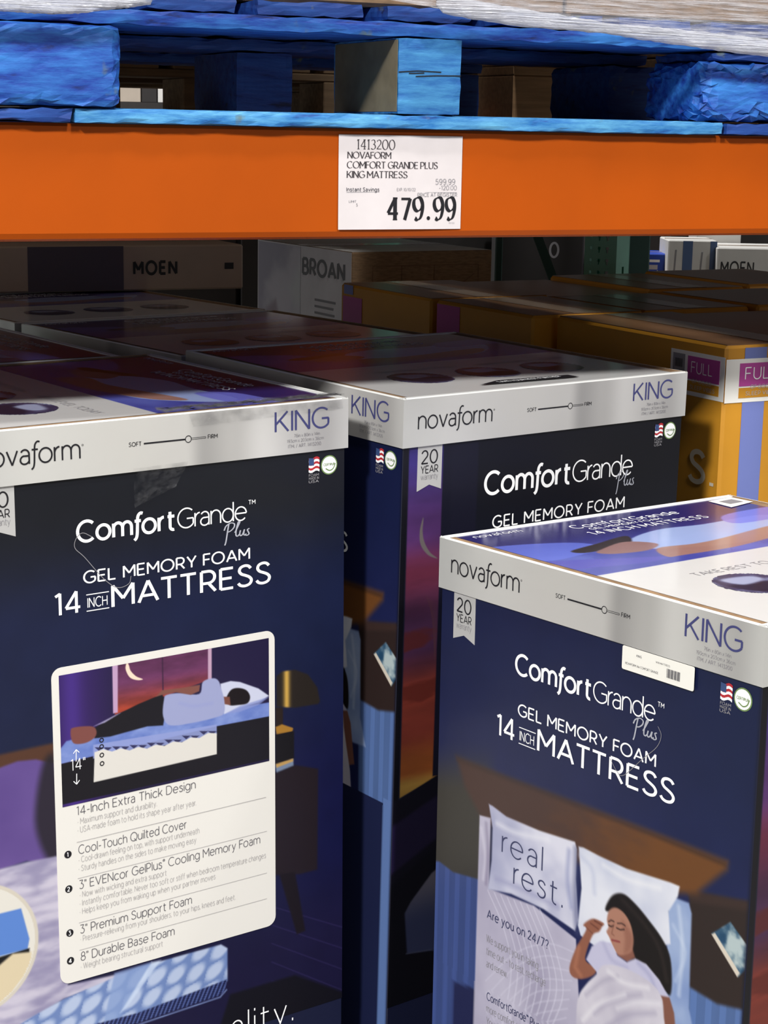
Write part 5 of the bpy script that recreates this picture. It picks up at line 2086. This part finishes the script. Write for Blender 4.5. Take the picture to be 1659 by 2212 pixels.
# unseen loads added on both sides of the blue pallet to block lamp light
for (xa, xb, lab, lab2) in ((.68, 1.86, 'wooden pallet next to the blue pallet, over the yellow boxes', 'tall brown carton on the pallet over the yellow boxes'), (-1.88, -.73, 'wooden pallet in the next bay past the large rounded block', 'tall brown carton in the next bay past the large rounded block')):
    wp = rackroot('wooden_pallet', lab, 'pallet', 0, 0, 0)
    for y0 in (.0, .46, .95):
        for nm, z0, z1 in (('bottom_board', ZP, ZBB), ('stringer_board', ZBL, ZBL + .0152)):
            b = MB()
            b.box(xa, xb, y0, y0 + .13, z0, z1, .002)
            b.build(nm, M_WOOD, wp)
        for x0 in (xa, (xa + xb) / 2 - .07, xb - .14):
            b = MB()
            b.box(x0, x0 + .14, y0, y0 + .13, ZBB + .0005, ZBL - .0005, .002)
            b.build('block', M_WOOD, wp)
    x0 = xa
    while x0 < xb - .1:
        b = MB()
        b.box(x0, x0 + .12, 0, 1.08, ZBL + .0157, ZBL + .031, .002)
        b.build('deck_board', M_WOOD, wp)
        x0 += .15
    r = rackroot('brown_carton', lab2, 'carton', 0, 0, 0)
    b = MB()
    b.box(xa + .02, xb - .05, .03, 1.05, ZD + .0003, ZD + 1.3, .004)
    b.build('carton_body', M_KRAFT, r)
    b = MB()
    b.box(xa + .02, xb - .05, .5, .58, ZD + 1.3005, ZD + 1.301)
    b.build('sealing_tape', M_KRAFTD, r)
for y_ in (0, 1.02):
    r = rackroot('rack_beam', 'orange beam of the next bay, %s side' % ('front' if y_ == 0 else 'back'), 'beam', 0, y_, 0)
    b = MB()
    b.box(-3.2, -.712, 0, .05, ZB0, ZB1, .003)
    b.build('beam_body', M_ORANGE, r)
    for x in (-3.212, -.712):
        b = MB()
        b.box(x, x + .010, -.004, .056, ZB0 - .05, ZB1 + .03, .001)
        b.build('end_plate', M_ORANGE, r)
    perforated_post(-3.29, y_ - .008, 2.9, 'teal upright at the outer end of the next bay, %s side' % ('front' if y_ == 0 else 'back'), z_from=1.2)

# ------------------------------------------------------------------ yellow mattress boxes
M_MUST = mat('mustard_board', (198, 138, 34), .55, noise=.06, nscale=10, bump=.04, bscale=14)
M_MUSTT = mat('mustard_top_board', (122, 88, 58), .3, noise=.10, nscale=8, bump=.06, bscale=10)
M_PALE = mat('pale_ink', (204, 192, 170), .5)
M_PERI = mat('periwinkle_ink', (112, 124, 186), .5)
M_PINK = mat('magenta_ink', (178, 66, 148), .5)
M_TAPEB = mat('glossy_packing_tape', (138, 118, 96), .2)
ZY = 1.225
HY = ZY - .14
G_Y = 'yellow full size mattress boxes beside the king boxes'


def ybox(P, yaw, w, d, label, front=True, lab='near', hz=0.0, tape=True):
    H = HY + hz
    r = root('yellow_mattress_box', label, 'box', (P[0], P[1], .14), yaw, G_Y)
    b = MB()
    b.box(0, w, 0, d, 0, H - .0006, .004)
    b.build('carton_body', M_MUST, r)
    b = MB()
    b.box(.004, w - .004, .004, d - .004, H - .0005, H + .0006)
    b.build('top_flaps', M_MUSTT, r)
    if tape:
        b = MB()
        b.box(w * .5 - .026, w * .5 + .026, .006, d - .006, H + .0008, H + .0012)
        b.build('sealing_tape', M_TAPEB, r)
    lf = Face((0, d, H), (0, -1, 0), (-1, 0, 0))
    ff = Face((0, 0, H), (1, 0, 0), (0, -1, 0))
    return r, lf, ff, H


def plate(face, u0, v0, u1, v1, k, name, m, parent):
    b = MB()
    q = [(u0, v0), (u1, v0), (u1, v1), (u0, v1)]
    b.add([face.p(u, v, k) for u, v in q] + [face.p(u, v, k - .0003) for u, v in q], [(0, 1, 2, 3), (0, 4, 5, 1), (1, 5, 6, 2), (2, 6, 7, 3), (3, 7, 4, 0)])
    return b.build(name, m, parent)


f1 = at_z(1570, 747, ZY)
yawF = .49
y1, lf, ff, H1 = ybox(f1, yawF, .222, .42, 'yellow mattress box with pink FULL labels on two sides, beside the dusk window box')
Rz = rotm(yawF)


def f1uv(face, x, y):
    o = f1 + Rz @ (face.o - np.array([0, 0, H1]))
    P = on_plane(x, y, o, Rz @ face.n) - o
    return float(P @ (Rz @ face.u)), float(-P[2])


# label on the left side
a0 = f1uv(lf, 1451, 757)
a1 = f1uv(lf, 1566, 775)
a2 = f1uv(lf, 1566, 870)
va, vb = a1[1] - .0015, a2[1]
lb = plate(lf, a0[0], va, .42 - .0005, vb, .0007, 'size_label', M_STICK, y1)
ub = [f1uv(lf, x, 800)[0] for x in (1486, 1556, 1454, 1480)]
plate(lf, ub[0], va + .006, ub[1], va + (vb - va) * .63, .0011, 'label_field', M_PINK, lb)
plate(lf, ub[0], va + (vb - va) * .665, ub[1], vb - .006, .0011, 'label_field', M_MUST, lb)
plate(lf, ub[2], va + .005, ub[3], va + (vb - va) * .5, .0011, 'label_field', M_INKG, lb)
pr = Print()
pr.text('FULL', ub[0] + (ub[1] - ub[0]) * .13, va + (vb - va) * .47, (vb - va) * .25, ub[0] + (ub[1] - ub[0]) * .80, weight=.09, track=.16)
pr.emit(lf, .0014, 'label_lettering', M_INKW, lb)
pr = Print()
for i in range(9):
    u = ub[2] + (ub[3] - ub[2]) * (.2 + .07 * i)
    pr.rect(u, va + .012, u + .001, va + .024)
o = pr.emit(lf, .0014, 'barcode', M_INKK, lb)
pr = Print()
pr.text('OF GOOD', ub[0] + .012, vb - .0185, .0052, ub[1] - .016, weight=.12)
pr.text('SLEEP VIBES', ub[0] + .008, vb - .0095, .0052, ub[1] - .008, weight=.12)
pr.emit(lf, .0014, 'label_lettering', M_INKGL, lb)
# large letters lower down on the left side
s0, s1 = f1uv(lf, 1490, 1036), f1uv(lf, 1523, 1036)
st_ = f1uv(lf, 1500, 972)
pr = Print()
cap = abs(s0[1] - st_[1]) * .98
pr.text('S.', s0[0], s0[1], cap, s1[0] + .026, weight=.17, track=.16)
pr.text('I', s0[0] - .034, s0[1], cap, weight=.17)
pr.emit(lf, .0009, 'slogan_lettering', M_PALE, y1)
# front: stripe and label
c0 = [f1uv(ff, x, 900)[0] for x in (1601, 1648)]
plate(ff, c0[0], .004, c0[1], HY - .01, .0006, 'blue_stripe', M_PERI, y1)
c2 = c0[1] + (c0[1] - c0[0]) * .6
plate(ff, c2, .004, c2 + (c0[1] - c0[0]), HY - .01, .0006, 'blue_stripe', M_PERI, y1)
v0_, v1_ = f1uv(ff, 1572, 777)[1], f1uv(ff, 1572, 871)[1]
lb2 = plate(ff, .0005, v0_, .215, v1_, .0010, 'size_label', M_STICK, y1)
un = f1uv(ff, 1597, 800)[0]
hh = v1_ - v0_
plate(ff, un, v0_ + .006, un + .078, v0_ + hh * .63, .0014, 'label_field', M_PINK, lb2)
plate(ff, un, v0_ + hh * .665, un + .078, v1_ - .006, .0014, 'label_field', M_MUST, lb2)
plate(ff, un + .082, v0_ + .005, un + .12, v0_ + hh * .5, .0014, 'label_field', M_INKG, lb2)
pr = Print()
pr.text('FULL', un + .010, v0_ + hh * .47, hh * .27, un + .066, weight=.09, track=.16)
pr.emit(ff, .0017, 'label_lettering', M_INKW, lb2)
pr = Print()
pr.text('OF GOOD', un + .020, v1_ - .0185, .0052, un + .058, weight=.12)
pr.text('SLEEP VIBES', un + .012, v1_ - .0095, .0052, un + .066, weight=.12)
pr.emit(ff, .0017, 'label_lettering', M_INKGL, lb2)

# the other yellow boxes
f2 = at_z(1152, 683, ZY)
y2, lf2, ff2, H2 = ybox(f2 + np.array([0, .006, 0]), .53, .218, .285, 'yellow mattress box behind the one labelled FULL, with its end lit')
la = plate(lf2, .004, .006, .075, .066, .0007, 'size_label', M_PINK, y2)
f3 = at_z(937, 648, ZY)
y3, lf3, ff3, H3 = ybox(f3 + np.array([-.004, .02, 0]), .50, .24, .335, 'yellow mattress box next to the fan carton, with a pink label at its far end')
la = plate(lf3, .010, .022, .085, .085, .0007, 'size_label', M_PINK, y3)
plate(lf3, .014, .001, .05, .018, .0008, 'blue_stripe', M_PERI, y3)
Rf = rotm(yawF)


def rel_f1(x, y):
    return f1 + Rf @ np.array([x, y, 0])


Rf2 = rotm(.53)
Rf3 = rotm(.50)
extra = [
    (rel_f1(.232, .02), yawF, .25, .40, 'yellow mattress box on the far side of the one labelled FULL'),
    (f2 + Rf2 @ np.array([.226, .01, 0]), .53, .222, .262, 'yellow mattress box in the second row, next to the one with its end lit'),
    (f2 + Rf2 @ np.array([.456, .0, 0]), .53, .25, .262, 'yellow mattress box in the second row, farthest from the king boxes'),
    (f3 + Rf3 @ np.array([.252, .045, 0]), .50, .222, .33, 'yellow mattress box in the back row, second from the fan carton'),
    (f3 + Rf3 @ np.array([.482, .045, 0]), .50, .222, .33, 'yellow mattress box in the back row, third from the fan carton'),
    (f3 + Rf3 @ np.array([.712, .045, 0]), .50, .26, .33, 'yellow mattress box in the back row, in front of the white faucet cartons'),
]
for i, (P, ya, w, d, lab) in enumerate(extra):
    ybox(P, ya, w, d, lab, tape=(i in (1, 4)), hz=(-.004, .0, .003, -.006, .002, .006)[i])
pp = rel_f1(-.03, .0)
pp2 = f3 + Rf3 @ np.array([-.01, 0, 0])
floor_pallet((f1 + Rf @ np.array([-.02, 0, 0])), .49, .53, .43, 'wooden pallet under the yellow box labelled FULL')
floor_pallet((f2 + Rf2 @ np.array([-.01, .005, 0])), .53, .73, .27, 'wooden pallet under the second row of yellow boxes')
floor_pallet((f3 + Rf3 @ np.array([-.01, .03, 0])), .50, .97, .36, 'wooden pallet under the back row of yellow boxes')

# ------------------------------------------------------------------ faucet and fan cartons
M_BEIGE = mat('beige_board', (196, 178, 160), .5, noise=.03)
M_SLATEB = mat('slate_board', (92, 84, 98), .5)
M_LILAC = mat('pale_grey_board', (190, 188, 194), .5, noise=.04)
M_BLUEB = mat('blue_board', (34, 70, 176), .5)
M_STRIPE = mat('steel_blue_board', (74, 98, 140), .5)
M_MOENW = mat('white_carton', (214, 212, 208), .5, noise=.03)
# left faucet carton
pA, pB = at_z(0, 632, 1.2025), at_z(525, 622, 1.2025)
yA = math.atan2(pB[1] - pA[1], pB[0] - pA[0])
ln_ = float(np.linalg.norm(pB - pA))
ext = .12
orig = pA - np.array([math.cos(yA), math.sin(yA), 0]) * ext
r = root('faucet_carton', 'long brown and grey faucet carton lying on the king mattress boxes', 'carton', (orig[0], orig[1], 1.2012), yA)
hm = .084
b = MB()
b.box(0, ln_ + ext, 0, .30, 0, hm, .003)
b.build('carton_body', M_BEIGE, r)
fm = Face((0, 0, hm), (1, 0, 0), (0, -1, 0))
k0 = ln_ / 525
plate(fm, ext + 58 * k0, .0012, ext + 260 * k0, hm - .001, .0005, 'grey_panel', M_SLATEB, r)
pr = Print()
pr.text('MOEN', ext + 283 * k0, hm - .031, .0225, ext + 380 * k0, weight=.24, track=.16)
pr.emit(fm, .0009, 'brand_lettering', M_INKK, r)
plate(fm, ext + 483 * k0, .034, ext + 503 * k0, .046, .0009, 'seal', M_INKK, r)
b = MB()
b.box(.05, ln_ + ext - .05, .13, .17, hm + .0002, hm + .0006)
b.build('sealing_tape', M_TAPEB, r)

# fan carton
YB = 3.80
cB = at_y(760, 545, YB)
ztB = cB[2]
yB = .50
hB = .21
r = root('fan_carton', 'fan carton with pale printed end, standing behind the king and yellow boxes', 'carton', (cB[0], cB[1], ztB - hB), yB)
b = MB()
wB, dB = .345, .47
b.box(0, wB, 0, dB, 0, hB, .003)
b.build('carton_body', M_KRAFT, r)
fe = Face((0, dB, hB), (0, -1, 0), (-1, 0, 0))
plate(fe, 0, .001, dB, hB, .0006, 'printed_end', M_LILAC, r)
uq = lambda x: float(np.interp(x, (557, 760), (0, dB)) ** 1.0)


def fanuv(x, y):
    Rr = rotm(yB)
    P = on_plane(x, y, cB, Rr @ np.array([-1.0, 0, 0])) - cB
    loc = Rr.T @ P
    return dB - loc[1], -loc[2]


a = [fanuv(*p) for p in ((655, 590), (748, 594), (662, 556), (560, 530), (650, 655), (560, 650))]
cvp = Canvas(.004, .004, a[0][0] - .012, hB - .002, .004)
cvp.C[:] = mixc((170, 166, 178), (128, 124, 142), sstep(cvp.noise(7, 9, 200), .35, .65))
cvp.poly([(.17, .1), (.24, .02), (.3, .02), (.3, .12), (.2, .14)], (176, 180, 182), .02, .8)
cvp.poly([(.02, .17), (.10, .13), (.13, .2), (.02, .21)], (112, 96, 110), .01, .9)
cvp.poly([(.22, .20), (.275, .125), (.31, .2)], (206, 206, 210), .003)
cvp.build(fe, .0010, 'room_picture', M_INK, r)
pr = Print()
pr.text('BROAN', a[0][0], a[0][1], abs(a[0][1] - a[2][1]) * .92, a[1][0], weight=.20, track=.08)
pr.emit(fe, .0012, 'brand_lettering', M_INKK, r)
pr = Print()
for i, w_ in enumerate((.10, .09, .095)):
    pr.rect(a[0][0] + .06, a[0][1] + .05 + .014 * i, a[0][0] + .06 + w_, a[0][1] + .055 + .014 * i)
pr.emit(fe, .0012, 'fine_print', M_INKD, r)
ff_ = Face((0, 0, hB), (1, 0, 0), (0, -1, 0))
pr = Print()
pr.line([(.05, .03), (.31, .03), (.31, .12), (.05, .12), (.05, .03)], .0012)
pr.emit(ff_, .0006, 'drawing', M_KRAFTD, r)
for (xa, ya, xb, yb) in ((.12, .03, .12, .12), (.20, .03, .20, .12), (.24, .09, .30, .05)):
    pr = Print()
    pr.line([(xa, ya), (xb, yb)], .0012)
    pr.emit(ff_, .0006, 'drawing', M_KRAFTD, r)
b = MB()
b.box(.002, wB - .002, .002, dB - .002, hB + .0001, hB + .0003)
b.build('top_panel', M_MOENW, r)  # whitened to stand for light falling on the carton top
b = MB()
b.box(-.0005, wB + .0005, dB * .42, dB * .55, hB + .0004, hB + .0008)
b.build('sealing_tape', M_TAPEB, r)
# what the fan carton stands on
zt = ztB - hB
Rr = rotm(yB)
r2 = root('brown_carton', 'tall plain brown carton under the fan carton', 'carton', (cB[0] + .0, cB[1] + .0, 0), yB)
b = MB()
b.box(.01, wB - .01, .01, dB - .01, 0, zt - .001, .004)
b.build('carton_body', M_KRAFT, r2)
b = MB()
b.box(.01, wB - .01, dB / 2 - .025, dB / 2 + .025, zt - .0009, zt - .0004)
b.build('sealing_tape', M_KRAFTD, r2)

# white faucet cartons at the right
YM = 4.75
g0 = at_y(1440, 585, YM)


def standing(name, label, x0, x1, ytop, ybot, yy, depth, m, yaw=0.0, group=None):
    a_, b_ = at_y(x0, ybot, yy), at_y(x1, ybot, yy)
    zt_ = at_y((x0 + x1) / 2, ytop, yy)[2]
    w = abs(b_[0] - a_[0]) / max(.3, math.cos(yaw))
    r_ = root(name, label, 'carton', (a_[0], a_[1], a_[2]), yaw, group)
    bb = MB()
    bb.box(0, w, 0, depth, 0, zt_ - a_[2], .003)
    bb.build('carton_body', m, r_)
    bb = MB()
    bb.box(.002, w - .002, depth * .44, depth * .56, zt_ - a_[2] + .0002, zt_ - a_[2] + .0006)
    bb.build('sealing_tape', M_TAPEB, r_)
    return r_, Face((0, 0, zt_ - a_[2]), (1, 0, 0), (0, -1, 0)), w, zt_ - a_[2], a_


G_F = 'white faucet cartons on the far stack'
rA, fA, wA, hA, bA = standing('faucet_carton', 'white faucet carton with two steel blue bands beside the blue carton', 1440, 1545, 508, 612, YM, .16, M_MOENW, 0, G_F)
plate(fA, wA * .30, .002, wA * .50, hA - .002, .0006, 'blue_band', M_STRIPE, rA)
plate(fA, wA * .86, .002, wA * .998, hA - .002, .0006, 'blue_band', M_STRIPE, rA)
pr = Print()
pr.line([(wA * .16, .025), (wA * .14, .085)], .004)
pr.emit(fA, .0006, 'tap_drawing', M_INKG, rA)
pr = Print()
pr.line([(wA * .70, .03), (wA * .67, .09)], .004)
pr.emit(fA, .0006, 'tap_drawing', M_INKG, rA)
rC, fC, wC, hC, bC = standing('faucet_carton', 'white faucet carton showing its brand name in dark capitals', 1546, 1700, 521, 612, YM - .03, .22, M_MOENW, 0, G_F)
pr = Print()
u0_, u1_ = wC * (1556 - 1546) / 154, wC * (1628 - 1546) / 154
pr.text('MOEN', u0_, hC * .60, hC * .27, u1_, weight=.16, track=.16)
pr.emit(fC, .0006, 'brand_lettering', M_INKK, rC)
rD, fD, wD, hD, bD = standing('blue_carton', 'small blue carton with white print beside the white faucet cartons', 1387, 1438, 541, 612, YM + .05, .14, M_BLUEB)
plate(fD, .004, hD * .18, wD * .7, hD * .26, .0006, 'white_print', M_INKW, rD)
plate(fD, .004, hD * .34, wD * .62, hD * .48, .0006, 'white_print', M_LILAC, rD)
pr = Print()
pr.poly([(wD * .2, hD * .72), (wD * .62, hD * .5), (wD * .95, hD * .72)])
pr.emit(fD, .0006, 'white_print', M_INKW, rD)
rE, fE, wE, hE, bE = standing('white_carton', 'plain white carton top showing behind the faucet brand carton', 1500, 1595, 498, 612, YM + .2, .14, M_MOENW)
# the stack under them
zs = min(bA[2], bC[2], bD[2], bE[2])
for r_, b0 in ((rA, bA), (rC, bC), (rD, bD), (rE, bE)):
    r_.location.z = zs + .001
x0_ = bD[0] - .03
r2 = root('grey_carton', 'large dark carton carrying the white faucet cartons', 'carton', (x0_, YM - .04, 0))
b = MB()
b.box(0, .50, 0, .50, 0, zs, .004)
b.build('carton_body', M_KRAFTD, r2)
b = MB()
b.box(0, .50, .22, .28, zs + .0002, zs + .0006)
b.build('sealing_tape', M_KRAFT, r2)

# charcoal cartons: one seen with a ring, the rest added to darken the background
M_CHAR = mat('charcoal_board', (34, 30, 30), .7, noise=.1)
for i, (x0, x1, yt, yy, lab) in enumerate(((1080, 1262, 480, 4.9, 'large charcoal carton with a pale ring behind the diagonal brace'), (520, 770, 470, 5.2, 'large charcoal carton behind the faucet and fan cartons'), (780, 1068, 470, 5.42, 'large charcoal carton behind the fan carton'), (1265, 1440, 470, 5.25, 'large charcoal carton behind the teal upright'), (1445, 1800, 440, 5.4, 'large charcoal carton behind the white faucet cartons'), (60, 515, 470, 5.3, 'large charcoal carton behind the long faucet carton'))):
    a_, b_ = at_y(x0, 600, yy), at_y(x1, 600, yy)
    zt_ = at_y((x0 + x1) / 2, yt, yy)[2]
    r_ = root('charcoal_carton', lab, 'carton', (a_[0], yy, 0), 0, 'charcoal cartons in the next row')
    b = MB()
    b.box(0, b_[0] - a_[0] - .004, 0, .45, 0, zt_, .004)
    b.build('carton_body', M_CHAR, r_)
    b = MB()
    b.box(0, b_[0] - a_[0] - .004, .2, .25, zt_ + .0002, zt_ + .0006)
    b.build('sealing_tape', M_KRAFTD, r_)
    if i == 0:
        fc = Face((0, 0, zt_), (1, 0, 0), (0, -1, 0))
        c_ = at_y(1197, 540, yy)
        pr = Print()
        pr.line(arc(c_[0] - a_[0], zt_ - c_[2], .011, .019, 0, 360, 24), .006)
        pr.emit(fc, .0006, 'pale_ring', M_INKG, r_)

# far shelf glimpsed through the pallet
YS = 7.6
zs_ = at_y(310, 221, YS)[2]
b = MB()
b.box(-2.6, .6, YS - .1, YS + .7, zs_ - .12, zs_ - .001)
sh = b.build('deck', M_CHAR)
rs = root('far_shelf', 'dark rack shelf across the next aisle, seen through the pallet', 'shelf', (0, 0, 0))
sh.parent = rs
for x in (-2.55, -1.0, .5):
    for y in (YS, YS + .6):
        b = MB()
        b.box(x, x + .06, y, y + .06, 0, zs_ - .1205)
        b.build('leg', M_TEALD, rs)
M_GREIGE = mat('greige_carton', (176, 164, 150), .6, noise=.04)
for nm, lab, x0, x1, yt, m in (('beige_carton', 'beige carton on the far shelf beside a black one', 225, 304, 140, M_GREIGE),
                               ('black_carton', 'black carton between a beige and a white one on the far shelf', 306, 339, 140, M_CHAR),
                               ('white_carton', 'white carton on the far shelf beside a black one', 341, 400, 140, M_MOENW),
                               ('white_carton', 'white carton with red edge alone on the far shelf', 583, 660, 168, M_MOENW)):
    a_, b_ = at_y(x0, 221, YS), at_y(x1, 221, YS)
    zt_ = at_y((x0 + x1) / 2, yt, YS)[2]
    r_ = root(nm, lab, 'carton', (a_[0], YS, zs_), 0, 'cartons on the far shelf')
    b = MB()
    b.box(0, b_[0] - a_[0], 0, .25, 0, zt_ - zs_, .002)
    b.build('carton_body', m, r_)
    fc = Face((0, 0, zt_ - zs_), (1, 0, 0), (0, -1, 0))
    if x0 == 583:
        plate(fc, .001, zt_ - zs_ - .008, (b_[0] - a_[0]) - .001, zt_ - zs_ - .002, .0006, 'red_edge', M_INKR, r_)
        plate(fc, .02, .025, .06, .035, .0006, 'print_mark', M_INKG, r_)
        pr = Print()
        pr.disc(.025, .06, .009)
        pr.emit(fc, .0006, 'print_mark', M_INKD, r_)
    elif x0 == 306:
        plate(fc, .01, .06, .05, .075, .0006, 'print_mark', M_INKG, r_)
    else:
        b = MB()
        b.box(0, b_[0] - a_[0], .1, .14, zt_ - zs_ + .0002, zt_ - zs_ + .0006)
        b.build('sealing_tape', M_KRAFTD, r_)
